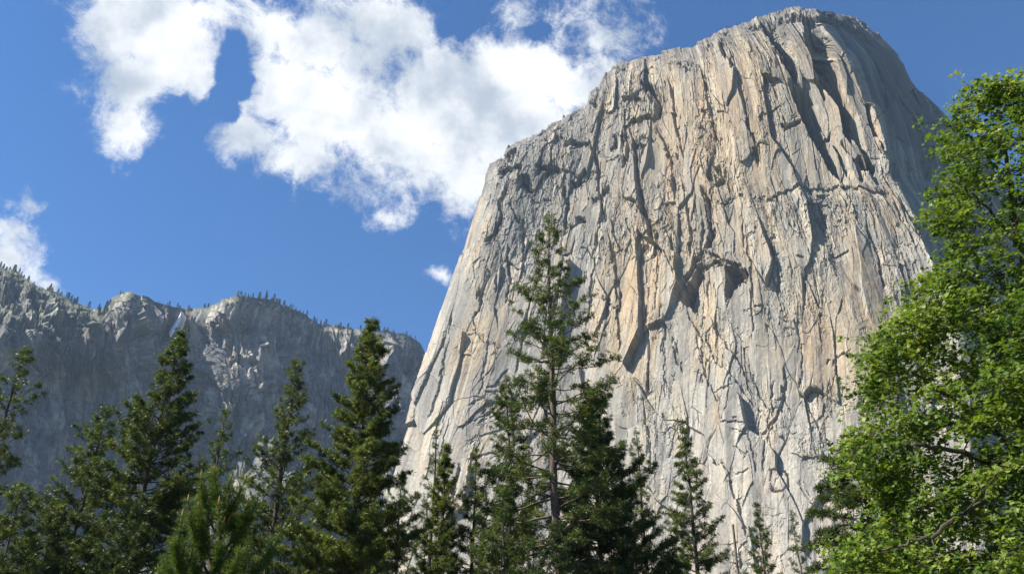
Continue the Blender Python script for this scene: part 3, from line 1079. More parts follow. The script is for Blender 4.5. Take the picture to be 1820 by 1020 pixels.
def tuft_template(rs, blades, spread=(15, 85), width=.13, curve=0.0):
    """a brush of needles around +z, length about 1"""
    V, F = [], []
    for k in range(blades):
        th = k * 2.399963 + rs.rand() * .6
        an = radians(spread[0] + (spread[1] - spread[0]) * math.sqrt((k + .5) / blades))
        d = np.array([sin(an) * cos(th), sin(an) * sin(th), cos(an)])
        L = rs.uniform(.7, 1.1)
        sd = np.cross(d, rs.randn(3)); sd /= np.linalg.norm(sd)
        w_ = width * rs.uniform(.7, 1.2)
        o = d * .05
        m_ = d * L * .5
        V += [o, m_ + sd * w_ * .5, d * L - np.array([0, 0, curve]), m_ - sd * w_ * .5]
        b = k * 4
        F.append((b, b + 1, b + 2, b + 3))
    return np.array(V), np.array(F)


def scatter(templates, pos, dirs, scale, tint, rs, fuzz=.12):
    """place random templates (z axis turned to dirs)"""
    n = len(pos)
    dirs = dirs / (np.linalg.norm(dirs, axis=1, keepdims=True) + 1e-9)
    ref = rs.randn(n, 3)
    A = np.cross(dirs, ref); A /= np.linalg.norm(A, axis=1, keepdims=True) + 1e-9
    B = np.cross(dirs, A)
    M = np.stack([A, B, dirs], 1)
    which = rs.randint(0, len(templates), n)
    Vs, Fs, Ts, o = [], [], [], 0
    for k, (TV, TF) in enumerate(templates):
        ii = np.nonzero(which == k)[0]
        if not len(ii):
            continue
        V = np.einsum('vj,njk->nvk', TV, M[ii]) * scale[ii][:, None, None] + pos[ii][:, None]
        nv = len(TV)
        F = TF[None] + (np.arange(len(ii)) * nv)[:, None, None] + o
        Vs.append(V.reshape(-1, 3)); Fs.append(F.reshape(-1, TF.shape[1]))
        tt = np.repeat(tint[ii], nv) + np.repeat(rs.randn(len(ii) * (nv // 4)) * fuzz, 4)[:len(ii) * nv] if nv % 4 == 0 else np.repeat(tint[ii], nv)
        Ts.append(tt)
        o += len(ii) * nv
    return np.concatenate(Vs), np.concatenate(Fs), np.clip(np.concatenate(Ts), 0, 1)


_trs = np.random.RandomState(99)
TUFTS = [tuft_template(_trs, 13, (12, 95), .15) for _ in range(5)]
TUFTS_FINE = [tuft_template(_trs, 34, (8, 75), .055, .08) for _ in range(4)]
FLATS = [tuft_template(_trs, 10, (20, 80), .2) for _ in range(4)]


def conifer(H, R, cs=0.15, nb=110, seed=0, up=(-8, 50), prof=.66, dens=1.0, tuft=.31, r0=None, lean=(0, 0), bias=0.0,
            bare=0.25, tip_up=.25, irregular=.30, asym=None, low=1.0, tw=1.0):
    """returns trunk (V,F), branches (V,F), foliage (V,F,tint) in local coordinates"""
    rs = np.random.RandomState(seed)
    r0 = r0 or H * .0115
    K = 16
    tz = np.linspace(0, 1, K)
    wob = np.cumsum(rs.randn(K, 2) * .0022 * H, 0) * (tz[:, None] > 0)
    axis = np.stack([wob[:, 0] + lean[0] * tz * H, wob[:, 1] + lean[1] * tz * H, tz * H], -1)
    rad = r0 * (1 - tz * .97) ** .85
    rad[0] *= 1.35
    trunk = tubes(axis[None], rad[None], 9)

    def on_axis(t):
        return np.stack([np.interp(t, tz, axis[:, k]) for k in range(3)], -1)
    t = cs + (0.985 - cs) * (np.arange(nb) + rs.rand(nb) * .9) / nb
    t = np.where(rs.rand(nb) < .6, np.round(t * 42) / 42 + rs.randn(nb) * .002, t)     # whorls
    t = np.clip(t, cs, .985)
    u = (t - cs) / (1 - cs)
    L = R * ((1 - u) ** prof) * np.minimum(1, low + u * 3.2) * (1 + irregular * rs.randn(nb)).clip(.35, 1.6)
    L = np.maximum(L, .035 * R + .25)
    az = np.arange(nb) * 2.399963 + rs.randn(nb) * .5
    if asym is not None:
        L *= 1 + asym[1] * np.cos(az - asym[0])
    e = np.radians(up[0] + (up[1] - up[0]) * u ** 1.3 + rs.randn(nb) * 7)
    S = np.linspace(0, 1, 6)
    az2 = az[:, None] + rs.randn(nb)[:, None] * .25 * S[None]
    rr = L[:, None] * S[None] * np.cos(e)[:, None]
    zz = L[:, None] * (S[None] * np.sin(e)[:, None] + tip_up * S[None] ** 2 * (1 - .5 * u[:, None]))
    zz += rs.randn(nb, 6).cumsum(1) * .018 * L[:, None] * (S > 0)
    O = on_axis(t)
    BP = O[:, None] + np.stack([rr * np.cos(az2), rr * np.sin(az2), zz], -1)
    BR = (np.interp(t, tz, rad) * .30)[:, None].clip(.012, .11) * (1 - .85 * S[None])
    parts = [tubes(BP, BR, 4)]
    # twigs
    ntw = np.maximum(3, (L * 4.0 * dens * tw + 2).astype(int))
    bi = np.repeat(np.arange(nb), ntw)
    n = len(bi)
    s_ = bare + (1.0 - bare) * rs.rand(n) ** .8
    f = s_ * 5
    i0 = np.clip(f.astype(int), 0, 4)
    fr = (f - i0)[:, None]
    O2 = BP[bi, i0] * (1 - fr) + BP[bi, i0 + 1] * fr
    Dd = BP[bi, i0 + 1] - BP[bi, i0]
    Dd /= np.linalg.norm(Dd, axis=1, keepdims=True)
    side = rs.choice([-1, 1], n) * rs.uniform(.35, 1.25, n)
    Hh = np.stack([-Dd[:, 1], Dd[:, 0], np.zeros(n)], -1)
    TD = Dd * np.cos(side)[:, None] + Hh * np.sin(side)[:, None] + np.stack([rs.randn(n) * .15, rs.randn(n) * .15, .12 + rs.randn(n) * .28], -1)
    TD /= np.linalg.norm(TD, axis=1, keepdims=True)
    TL = (.16 + .30 * L[bi] * (1.12 - s_)).clip(.2, 1.6) * rs.uniform(.6, 1.2, n)
    TP = O2[:, None] + TD[:, None] * (TL[:, None] * np.array([0, .5, 1.])[None])[..., None]
    TP[:, 2, 2] += TL * .10
    TR = np.tile(np.array([.016, .012, .006]), (n, 1))
    parts.append(tubes(TP, TR, 3))
    # tufts along the twigs
    nt = np.maximum(1, np.ceil(TL / (tuft * .85) * dens).astype(int))
    ti = np.repeat(np.arange(n), nt)
    m = len(ti)
    w_ = 1 - rs.rand(m) ** 1.2 * .85
    pos = TP[ti, 0] + (TP[ti, 2] - TP[ti, 0]) * w_[:, None] + rs.randn(m, 3) * .045
    dr = TD[ti] * .8 + rs.randn(m, 3) * .35 + np.array([0, 0, .45])
    tint = .44 + bias + rs.randn(m) * .19 + (rs.randn(n) * .13)[ti] + (rs.randn(nb) * .08)[bi][ti]
    tint = np.where(rs.rand(m) < .025, .98, tint)
    sc_ = tuft * rs.uniform(.7, 1.25, m)
    # leader
    lead = on_axis(np.linspace(.93, 1, 10)) + rs.randn(10, 3) * .03
    pos = np.concatenate([pos, lead]); dr = np.concatenate([dr, np.tile([0, 0, 1.], (10, 1)) + rs.randn(10, 3) * .4])
    tint = np.concatenate([tint, np.full(10, .6)]); sc_ = np.concatenate([sc_, np.full(10, tuft * .9)])
    fol = scatter(TUFTS, pos, dr, sc_, tint, rs)
    return trunk, join(parts), fol


NTUFT = [0]


def plant_tree(name, label, topx, topy, dist, R, base_x=None, group=None, cat='tree', needles=None, bark=None, **kw):
    """stands a conifer on the ground at distance dist, its top where the photograph shows it"""
    T = at(topx, topy, dist)
    bx = T[0]
    gz = ground_z(bx, dist)
    H = T[2] - gz + .3
    lean = kw.pop('lean', (0, 0))
    x0 = T[0] - lean[0] * H
    y0 = dist - lean[1] * H
    e = bpy.data.objects.new(name, None)
    e.empty_display_size = 1
    COL.objects.link(e)
    e.location = (x0, y0, gz - .3)
    tag(e, label, cat, group)
    tr, br, fo = conifer(H, R, lean=lean, **kw)
    mesh_np('trunk', tr[0], tr[1], bark or M_BARK_DARK, e, smooth=True)
    mesh_np('branches', br[0], br[1], bark or M_BARK_DARK, e)
    mesh_np('crown', fo[0], fo[1], needles or M_PINE, e, attrs={'tint': fo[2]})
    NTUFT[0] += len(fo[1])
    return e


GP = 'tall conifers in front of the cliffs'
TREES = [
    # name, label, topx, topy, dist, R, extras
    ('pine_tree', 'thin pine cut by the left edge of the photo, with ragged drooping boughs', 43, 620, 58, 3.6, dict(seed=1, nb=108, cs=.30, dens=0.94, up=(-5, 40), irregular=.4, needles=M_PINE, lean=(0, 0))),
    ('pine_tree', 'bushy low pine in the bottom left corner', 50, 868, 52, 4.8, dict(seed=2, nb=124, cs=.1)),
    ('pine_tree', 'slanting pine at the lower left between the corner and the broad dark pine', 195, 722, 70, 5.4, dict(seed=3, nb=170, lean=(.03, 0), asym=(pi, .25), bias=.05)),
    ('pine_tree', 'broad dark pine below the waterfall, tallest at the far left', 318, 588, 66, 6.8, dict(seed=4, nb=263, dens=1.21, bias=-.04, prof=.72, irregular=.3)),
    ('pine_tree', 'short pine standing alone between two taller pines, above the orange tipped sapling', 405, 724, 78, 4.7, dict(seed=5, nb=124, bias=.02)),
    ('pine_tree', 'narrow pointed pine between the short pine and the broad olive one', 521, 634, 74, 5.8, dict(seed=6, nb=201, prof=.7, bias=0)),
    ('fir_tree', 'broad olive green conifer with a tapering top, left of the cliff edge', 657, 568, 64, 6.0, dict(seed=7, nb=325, dens=1.38, prof=.75, needles=M_PINE_OLIVE, bias=.05, tip_up=.15, irregular=.22)),
    ('pine_tree', 'small sparse pine at the foot of the pale cliff edge', 718, 832, 86, 2.8, dict(seed=8, nb=93, dens=1.0, cs=.3, irregular=.4)),
    ('pine_tree', 'very thin pine with a bare upper stem beside the cliff edge', 773, 742, 84, 2.5, dict(seed=9, nb=80, dens=.95, cs=.3, irregular=.45)),
    ('cedar_tree', 'light green narrow cedar in front of the very thin pine', 792, 786, 74, 3.9, dict(seed=10, nb=232, dens=1.38, cs=.08, needles=M_PINE_OLIVE, up=(0, 60), bias=.0)),
    ('pine_tree', 'dark narrow pine just right of the light green cedar', 842, 794, 76, 3.2, dict(seed=11, nb=170, dens=1.10, cs=.15)),
    ('pine_tree', 'green pine rising left of the giant pine trunk', 902, 668, 72, 4.5, dict(seed=12, nb=201, dens=1.10, cs=.15, bias=.05)),
    ('fir_tree', 'dense dark fir right behind the giant pine trunk', 1046, 690, 68, 5.8, dict(seed=13, nb=294, dens=1.49, needles=M_PINE_DARK, prof=.6, bias=.05)),
    ('pine_tree', 'slim pine with open boughs right of the dense dark fir', 1136, 760, 80, 3.2, dict(seed=14, nb=108, dens=0.94, irregular=.35)),
    ('fir_tree', 'neat cone shaped fir standing alone before the pale rock', 1214, 745, 76, 4.9, dict(seed=15, nb=217, dens=1.10, prof=.85, tip_up=.12, irregular=.15, up=(-12, 45))),
    ('fir_tree', 'short narrow fir low before the pale rock, left of the red stemmed pine', 1350, 893, 90, 3.4, dict(seed=16, nb=170, dens=1.10, prof=.75)),
    ('pine_tree', 'tiny sparse pine with a reddish stem, nearest the green maple', 1405, 908, 88, 2.8, dict(seed=17, nb=74, dens=1.0, irregular=.4, bark=M_BARK)),
    ('cedar_tree', 'dark cedar with flat drooping sprays, half hidden behind the maple', 1508, 768, 44, 5.4, dict(seed=18, nb=201, dens=1.26, needles=M_PINE_DARK, up=(-22, 25), tip_up=-.1, bias=.15, irregular=.15)),
]
for nm, lab, tx, ty, dd, R, kw in TREES:
    plant_tree(nm, lab, tx, ty, dd, R, group=GP, **kw)
# filler trees standing lower between the named ones
FILL = [(-30, 885, 75, 3.0, 'pine behind the left edge, low in the corner'), (108, 905, 62, 3.4, 'low bushy pine beneath the slanting pine'),
        (250, 900, 58, 3.2, 'low pine in front of the broad dark pine'), (565, 880, 90, 2.8, 'small pine low between the narrow pointed pine and the olive conifer'),
        (665, 905, 70, 3.0, 'low pine at the right foot of the olive conifer'), (905, 868, 60, 2.6, 'low green pine before the giant pine, left of its trunk'),
        (985, 935, 52, 2.4, 'small pine hiding the foot of the giant pine trunk'), (1090, 905, 66, 2.6, 'low dark pine under the slim open pine'), (1180, 960, 70, 2.6, 'low pine at the left foot of the cone shaped fir'),
        (452, 880, 88, 2.8, 'low pine behind the sapling, right of its tips')]
for k, (tx, ty, dd, R, lab) in enumerate(FILL):
    plant_tree('pine_tree', lab, tx, ty, dd, R * 1.5, group=GP, seed=40 + k, nb=155, dens=1.10, cs=.08, bias=-.03, needles=M_PINE if k % 2 else M_PINE_DARK)


# giant central pine: bare lower trunk, open boughs
def giant_pine():
    dist = 62.0
    T = at(978, 384, dist)
    gz = ground_z(T[0], dist)
    H = T[2] - gz + .3
    e = bpy.data.objects.new('pine_tree', None)
    COL.objects.link(e)
    e.location = (T[0], dist, gz - .3)
    tag(e, 'giant open pine with a pale bare trunk, tallest tree in the middle', 'tree', GP)
    tr, br, fo = conifer(H, 5.7, cs=.36, nb=150, seed=71, up=(-12, 48), prof=.72, dens=.95, tuft=.36, r0=.50, bias=.0, bare=.34,
                         tip_up=.22, irregular=.48, low=.75, tw=.85)
    rs = np.random.RandomState(5)
    # dead stubs on the bare trunk
    st = []
    for k in range(9):
        z = H * rs.uniform(.24, .55)
        a = rs.rand() * 2 * pi
        L = rs.uniform(.4, 1.8)
        p0 = np.array([0, 0, z])
        S = np.linspace(0, 1, 6)
        pts = np.stack([np.cos(a + rs.randn() * .2 * S) * (L * S + .2), np.sin(a + rs.randn() * .2 * S) * (L * S + .2), z + L * (-.15 * S + .35 * S * S * rs.rand()) + rs.randn(6) * .03], -1)
        st.append((pts, np.linspace(.055, .015, 6)))
    sv = tubes(np.array([s[0] for s in st]), np.array([s[1] for s in st]), 4)
    mesh_np('trunk', tr[0], tr[1], M_BARK_BIG, e, smooth=True)
    b = join([br, sv])
    mesh_np('branches', b[0], b[1], M_BARK_BIG, e)
    mesh_np('crown', fo[0], fo[1], M_PINE, e, attrs={'tint': fo[2]})


giant_pine()


def dead_snag():
    dist = 74.0
    T = at(1298, 932, dist)
    gz = ground_z(T[0], dist)
    H = T[2] - gz + .3
    e = bpy.data.objects.new('dead_tree', None)
    COL.objects.link(e)
    e.location = (T[0], dist, gz - .3)
    tag(e, 'bare dead stem with broken stubs, right of the cone shaped fir', 'tree')
    rs = np.random.RandomState(8)
    z = np.linspace(0, 1, 10)
    ax = np.stack([rs.randn(10).cumsum() * .05, rs.randn(10).cumsum() * .05, z * H], -1)
    v = tubes(ax[None], (.26 * (1 - .6 * z))[None], 7)
    mesh_np('trunk', v[0], v[1], M_DEAD, e, smooth=True)
    st = []
    for k in range(22):
        zz = H * rs.uniform(.3, .97); a = rs.rand() * 6.28; L = rs.uniform(.3, 1.2)
        S = np.linspace(0, 1, 4)
        o = np.array([np.interp(zz, ax[:, 2], ax[:, 0]), np.interp(zz, ax[:, 2], ax[:, 1]), 0])
        st.append(o + np.stack([np.cos(a) * L * S, np.sin(a) * L * S, zz + L * .3 * S - .3 * L * S * S], -1))
    v = tubes(np.array(st), np.tile(np.linspace(.04, .012, 4), (len(st), 1)), 4)
    mesh_np('branches', v[0], v[1], M_DEAD, e)


dead_snag()


# foreground sapling with long needles and orange candles
def sapling():
    dist = 10.5
    T = at(396, 905, dist)
    gz = ground_z(T[0], dist)
    H = T[2] - gz + .2
    e = bpy.data.objects.new('pine_sapling', None)
    COL.objects.link(e)
    e.location = (T[0], dist, gz - .2)
    tag(e, 'young foreground pine with long soft needles and upright orange shoots', 'tree')
    rs = np.random.RandomState(17)
    z = np.linspace(0, 1, 12)
    ax = np.stack([rs.randn(12).cumsum() * .012, rs.randn(12).cumsum() * .012, z * H], -1)
    v = tubes(ax[None], (.055 * (1 - .85 * z))[None], 8)
    mesh_np('trunk', v[0], v[1], M_BARK_DARK, e, smooth=True)
    nb = 58
    t = np.sort(.22 + .76 * (np.arange(nb) + rs.rand(nb)) / nb)
    L = (1.5 * (1 - t) ** .6 * (1 + .2 * rs.randn(nb))).clip(.12, 1.6)
    a = np.arange(nb) * 2.4 + rs.randn(nb) * .4
    S = np.linspace(0, 1, 8)
    el = np.radians(18 + 30 * t + rs.randn(nb) * 6)
    rr = L[:, None] * S * np.cos(el)[:, None]
    zz = t[:, None] * H + L[:, None] * (np.sin(el)[:, None] * S + .35 * S ** 2)
    BP = np.stack([rr * np.cos(a)[:, None], rr * np.sin(a)[:, None], zz], -1)
    bp = tubes(BP, np.tile(np.linspace(.02, .008, 8), (nb, 1)), 5)
    # side shoots
    tips = [BP[i, -1] for i in range(nb)] + [ax[-1]]
    tdirs = [BP[i, -1] - BP[i, -2] for i in range(nb)] + [np.array([0, 0, 1.])]
    segs = [BP]
    SP = []
    for i in range(nb):
        for k in range(int(2 + L[i] * 4)):
            s_ = rs.uniform(.35, .95); f = s_ * 7; j = min(int(f), 6)
            o = BP[i, j] * (1 - (f - j)) + BP[i, j + 1] * (f - j)
            d = BP[i, j + 1] - BP[i, j]; d /= np.linalg.norm(d)
            hh = np.array([-d[1], d[0], 0]) * rs.choice([-1, 1])
            dd = d + hh * rs.uniform(.4, 1.1) + np.array([0, 0, .45]); dd /= np.linalg.norm(dd)
            l2 = rs.uniform(.12, .38)
            pts = o + dd * (l2 * S[:, None]) + np.array([0, 0, 1.]) * (.06 * S ** 2)[:, None]
            SP.append(pts); tips.append(pts[-1]); tdirs.append(dd + np.array([0, 0, .4]))
    SP = np.array(SP)
    sp = tubes(SP, np.tile(np.linspace(.010, .006, 8), (len(SP), 1)), 4)
    b = join([bp, sp])
    mesh_np('branches', b[0], b[1], M_BARK_DARK, e)
    pos, dr = [], []
    for arr in (BP, SP):
        for c in arr:
            d = c[-1] - c[-2]; d /= np.linalg.norm(d)
            n = max(3, int(np.linalg.norm(c[-1] - c[0]) / .045))
            lo = .45 if arr is BP else .1
            for s_ in np.linspace(lo, 1, n):
                f = s_ * 7; j = min(int(f), 6)
                pos.append(c[j] * (1 - (f - j)) + c[j + 1] * (f - j)); dr.append(d + rs.randn(3) * .15)
    for s_ in np.linspace(.9, 1, 8):
        pos.append(np.array([np.interp(s_, z, ax[:, 0]), np.interp(s_, z, ax[:, 1]), s_ * H])); dr.append(np.array([0, 0, 1.]))
    pos, dr = np.array(pos), np.array(dr)
    fo = scatter(TUFTS_FINE, pos, dr, rs.uniform(.09, .13, len(pos)), .6 + rs.randn(len(pos)) * .22, rs)
    mesh_np('crown', fo[0], fo[1], M_SAP, e, attrs={'tint': fo[2]})
    # candles
    cn = []
    for tp, td in zip(tips, tdirs):
        if rs.rand() < .05 or tp[2] > H * .96:
            d = td / np.linalg.norm(td) * .4 + np.array([0, 0, 1.]); d /= np.linalg.norm(d)
            cn.append(tp + d * (rs.uniform(.06, .13) * S[:, None]))
    for c in cn:
        cv = tubes(c[None], np.array([[.005, .009, .010, .010, .009, .008, .006, .002]]), 6)
        mesh_np('shoot', cv[0], cv[1], M_CANDLE, e, smooth=True)


sapling()


# ------------------------------------------------------------------ big maple on the right
def maple():
    rs = np.random.RandomState(33)
    edge = np.array([(128, 1775), (150, 1735), (180, 1700), (210, 1676), (240, 1674), (270, 1690), (300, 1704), (330, 1668), (360, 1650), (390, 1668),
                     (420, 1682), (450, 1678), (480, 1668), (500, 1650), (520, 1622), (560, 1590), (590, 1556), (620, 1546), (650, 1534),
                     (690, 1526), (720, 1548), (750, 1565), (780, 1506), (800, 1500), (825, 1508), (850, 1545), (880, 1568), (930, 1565), (950, 1530), (975, 1495),
                     (1020, 1486), (1300, 1520)], float)
    DC = 19.0      # distance of the trunk
    tz0 = at(1960, 1500, DC)
    gz = ground_z(tz0[0], DC)
    e = bpy.data.objects.new('maple_tree', None)
    COL.objects.link(e)
    base = np.array([at(1985, 1010, DC)[0], DC, gz - .2])
    e.location = base
    tag(e, 'big leafy maple in bright green leaf, rising along the right edge', 'tree')
    # cluster centres
    cl = []
    tries = 0
    while len(cl) < 1250 and tries < 60000:
        tries += 1
        y = rs.uniform(130, 1280) if rs.rand() < .35 else rs.uniform(130, 1040)
        xl = np.interp(y, edge[:, 0], edge[:, 1])
        xr = np.interp(y, [130, 250, 500, 900, 1300], [1830, 1990, 2200, 2350, 2300])
        y += 22 if y < 320 else 0
        x = xl + 24 + (xr - xl) * rs.rand() ** 1.2
        inset = (x - xl) / 400.0
        th = 4.3 * min(1, math.sqrt(inset + .02)) * min(1, math.sqrt(max(y - 110, 1) / 260))
        Y = DC + rs.uniform(-1, 1) * th
        p = at(x, y, Y)
        if p[2] < 3.0:
            continue
        if x < (1740 if y > 520 else 1840) and gn(np.array([x / 42.]), np.array([y / 30. + Y * .35]), 9)[0] < (.05 if y < 520 else -.10):
            continue
        if y < 480 and rs.rand() < .42:
            continue
        cl.append(p)
    # hand placed sprigs that make the ragged outline
    for x, y in ((1772, 140), (1745, 152), (1726, 146), (1722, 175), (1806, 178), (1694, 182), (1700, 205), (1680, 212), (1672, 238), (1690, 262), (1702, 292), (1668, 335),
                 (1648, 358), (1660, 372), (1690, 330), (1672, 402), (1684, 430), (1672, 462), (1656, 495), (1630, 502), (1616, 520), (1600, 552),
                 (1584, 575), (1560, 592), (1550, 612), (1565, 630), (1538, 650), (1528, 690), (1545, 694), (1550, 722), (1570, 748),
                 (1515, 780), (1502, 798), (1506, 825), (1530, 800), (1535, 850), (1560, 880), (1562, 905), (1530, 955), (1490, 985), (1490, 1010)):
        for _ in range(2):
            cl.append(at(x + 14 + rs.randn() * 4, y + (14 if y < 400 else 6) + rs.randn() * 4, DC + rs.uniform(-1.5, 1.5)))
    cl = np.array(cl) - base
    # hand drawn skeleton: trunk and main limbs
    def W(x, y, Y):
        return at(x, y, Y) - base
    H0 = np.array([0, 0, 0.])
    trunk_pts = [H0, np.array([.05, .1, 2.]), np.array([-.1, 0, 4.2]), W(1972, 960, DC)]
    fork = trunk_pts[-1]
    limbs = [
        [fork, W(1900, 830, DC - .3), W(1860, 700, DC), W(1835, 560, DC + .3), W(1812, 440, DC), W(1796, 330, DC - .2), W(1780, 240, DC), W(1768, 180, DC)],
        [fork, W(1880, 880, DC - .8), W(1815, 835, DC - 1.2), W(1760, 822, DC - 1.5), W(1690, 800, DC - 1.6), W(1620, 790, DC - 1.6), W(1560, 800, DC - 1.4)],
        [W(1880, 880, DC - .8), W(1810, 800, DC + .5), W(1745, 745, DC + .8), W(1680, 700, DC + 1), W(1620, 660, DC + 1), W(1570, 630, DC + 1)],
        [W(1860, 700, DC), W(1800, 640, DC - .7), W(1750, 590, DC - 1), W(1700, 560, DC - 1), W(1660, 545, DC - .8)],
        [W(1835, 560, DC + .3), W(1780, 500, DC + .8), W(1730, 450, DC + 1), W(1690, 420, DC + .8)],
        [W(1812, 440, DC), W(1770, 385, DC - .7), W(1730, 345, DC - 1), W(1690, 320, DC - .6)],
        [W(1796, 330, DC - .2), W(1760, 280, DC + .5), W(1720, 240, DC + .6), W(1692, 215, DC + .4)],
        [fork, W(1900, 960, DC + 1), W(1800, 930, DC + 1.8), W(1700, 905, DC + 1.8), W(1610, 890, DC + 1.4), W(1550, 880, DC + 1)],
        [W(1815, 835, DC - 1.2), W(1760, 880, DC - 2), W(1690, 930, DC - 2.4), W(1620, 965, DC - 2.2), W(1550, 980, DC - 1.6)],
        [fork, W(2060, 800, DC + .6), W(2110, 600, DC + 1), W(2080, 420, DC + .6)],
        [fork, W(2080, 860, DC - 1.4), W(2200, 700, DC - 2)],
    ]
    nodes, parent_r = [], []

    def add_path(pts, r0, r1, sub=6):
        pts = np.array(pts)
        n = len(pts)
        tt = np.linspace(0, n - 1, (n - 1) * sub + 1)
        q = np.stack([np.interp(tt, np.arange(n), pts[:, k]) for k in range(3)], -1)
        # round the corners
        for _ in range(3):
            q[1:-1] = q[1:-1] * .5 + (q[:-2] + q[2:]) * .25
        q[1:-1] += rs.randn(len(q) - 2, 3) * .03
        r = r0 + (r1 - r0) * np.linspace(0, 1, len(q)) ** .7
        return q, r
    tq, tr_ = add_path(trunk_pts, .34, .26)
    tr_[0] *= 1.4
    tv = tubes(tq[None], tr_[None], 12)
    mesh_np('trunk', tv[0], tv[1], M_MAPLE_BARK, e, smooth=True)
    parts = []
    R0 = [.22, .14, .10, .075, .065, .055, .05, .12, .07, .16, .14]
    for lm, r0 in zip(limbs, R0):
        q, r = add_path(lm, r0, .022)
        parts.append(tubes(q[None], r[None], 7))
        nodes.append(np.concatenate([q, r[:, None]], 1))
    nodes = np.concatenate(nodes)
    # join every cluster to the nearest wood, nearest clusters first
    d0 = np.array([np.min(np.linalg.norm(nodes[:, :3] - c, axis=1)) for c in cl])
    order = np.argsort(d0)
    NA = np.zeros((len(nodes) + len(cl) * 5, 4)); NA[:len(nodes)] = nodes; nn = len(nodes)
    S = np.linspace(0, 1, 6)
    BPs, BRs = [], []
    for i in order:
        c = cl[i]
        v = c - NA[:nn, :3]
        d = np.linalg.norm(v, axis=1) + .35 * np.maximum(0, -v[:, 2])
        j = int(np.argmin(d))
        o, ro = NA[j, :3], NA[j, 3]
        L = np.linalg.norm(c - o)
        mid = rs.randn(3) * .10 * L + np.array([0, 0, .12 * L])
        pts = o + (c - o) * S[:, None] + mid * (4 * S * (1 - S))[:, None] * .6
        r1 = max(.007, min(ro * .75, .012 + .010 * L))
        rr = np.linspace(r1, .006, 6)
        BPs.append(pts); BRs.append(rr)
        NA[nn:nn + 5, :3] = pts[1:]; NA[nn:nn + 5, 3] = rr[1:]
        nn += 5
    parts.append(tubes(np.array(BPs), np.array(BRs), 4))
    b = join(parts)
    mesh_np('limbs', b[0], b[1], M_MAPLE_BARK, e)
    # leaves in small rosettes round twig ends
    LV = np.array([(0, 0, 0), (-.52, .18, .05), (-.30, .40, .0), (-.42, .78, .06), (-.12, .66, 0), (0, 1.05, -.08), (.12, .66, 0), (.42, .78, .06), (.30, .40, 0), (.52, .18, .05)], float)
    LV[:, 1] -= .1
    LF = np.array([(0, 1, 2, 4), (2, 3, 4, 4), (0, 4, 5, 6), (0, 6, 8, 9), (6, 7, 8, 8)])
    LF3 = np.array([(0, 1, 2), (0, 2, 4), (2, 3, 4), (0, 4, 6), (4, 5, 6), (0, 6, 8), (6, 7, 8), (0, 8, 9)])
    T_ = []
    for k in range(4):
        lv = LV.copy(); lv[:, 2] += rs.uniform(-.25, .25) * np.abs(lv[:, 0]) + rs.uniform(-.25, .1) * lv[:, 1] ** 2
        T_.append((lv, LF3))
    n_sub = 8
    cc = np.repeat(cl, n_sub, 0) + rs.randn(len(cl) * n_sub, 3) * np.array([.28, .28, .11])
    # twigs to sub clusters
    o = np.repeat(cl, n_sub, 0)
    tw_ = tubes(np.stack([o, (o + cc) / 2 + np.array([0, 0, .03]), cc], 1), np.tile([.006, .005, .003], (len(cc), 1)), 3)
    mesh_np('twigs', tw_[0], tw_[1], M_MAPLE_BARK, e)
    nl = 10
    pos = np.repeat(cc, nl, 0) + rs.randn(len(cc) * nl, 3) * np.array([.095, .095, .06])
    nrm = rs.randn(len(pos), 3) * .55 + np.array([-.25, -.2, 1.0])
    ctint = .47 + np.repeat(rs.randn(len(cl)) * .17, n_sub * nl) + np.repeat(rs.randn(len(cc)) * .10, nl) + rs.randn(len(pos)) * .13
    fo = scatter(T_, pos, nrm, rs.uniform(.08, .145, len(pos)), ctint, rs)
    mesh_np('crown', fo[0], fo[1], M_MAPLE, e, attrs={'tint': fo[2]})
    print('maple leaves', len(pos))


maple()


# ------------------------------------------------------------------ tiny trees along the rims
def rim_tree_mesh(seed, slim):
    rs = np.random.RandomState(seed)
    H = 1.0
    z = np.linspace(0, 1, 5)
    tr = tubes(np.stack([0 * z, 0 * z, z * H], -1)[None], (.022 * (1 - .8 * z))[None], 5)
    n = 150
    t = rs.uniform(.16, 1, n)
    R = slim * (1 - t) ** .7 + .015
    a = rs.rand(n) * 6.283
    rr = R * np.sqrt(rs.rand(n))
    pos = np.stack([rr * np.cos(a), rr * np.sin(a), t], -1)
    dr = np.stack([np.cos(a), np.sin(a), .5 + 0 * a], -1)
    fo = scatter(FLATS, pos, dr, np.full(n, .085), rs.rand(n), rs)
    V = np.concatenate([tr[0], fo[0]])
    F = np.concatenate([tr[1], fo[1] + len(tr[0])])
    tint = np.concatenate([np.zeros(len(tr[0])), fo[2]])
    return V, F, tint


protos = []
for k, sl in enumerate((.15, .2, .26, .34, .24)):
    V, F, tt = rim_tree_mesh(60 + k, sl)
    protos.append((V, F, tt))
_first = {}


def rim_tree(p, h, kind, label, group, wide=1.0):
    if kind not in _first:
        V, F, tt = protos[kind]
        o = mesh_np('distant_pine', V, F, M_FARTREE, attrs={'tint': tt})
        _first[kind] = o
    else:
        o = _first[kind].copy()
        COL.objects.link(o)
    o.location = p
    o.rotation_euler = (0, 0, random.random() * 6)
    h *= .8
    o.scale = (h * wide, h * wide, h)
    tag(o, label, 'tree', group)


random.seed(5)
GF = 'tiny pines on the rim of the far cliff wall'


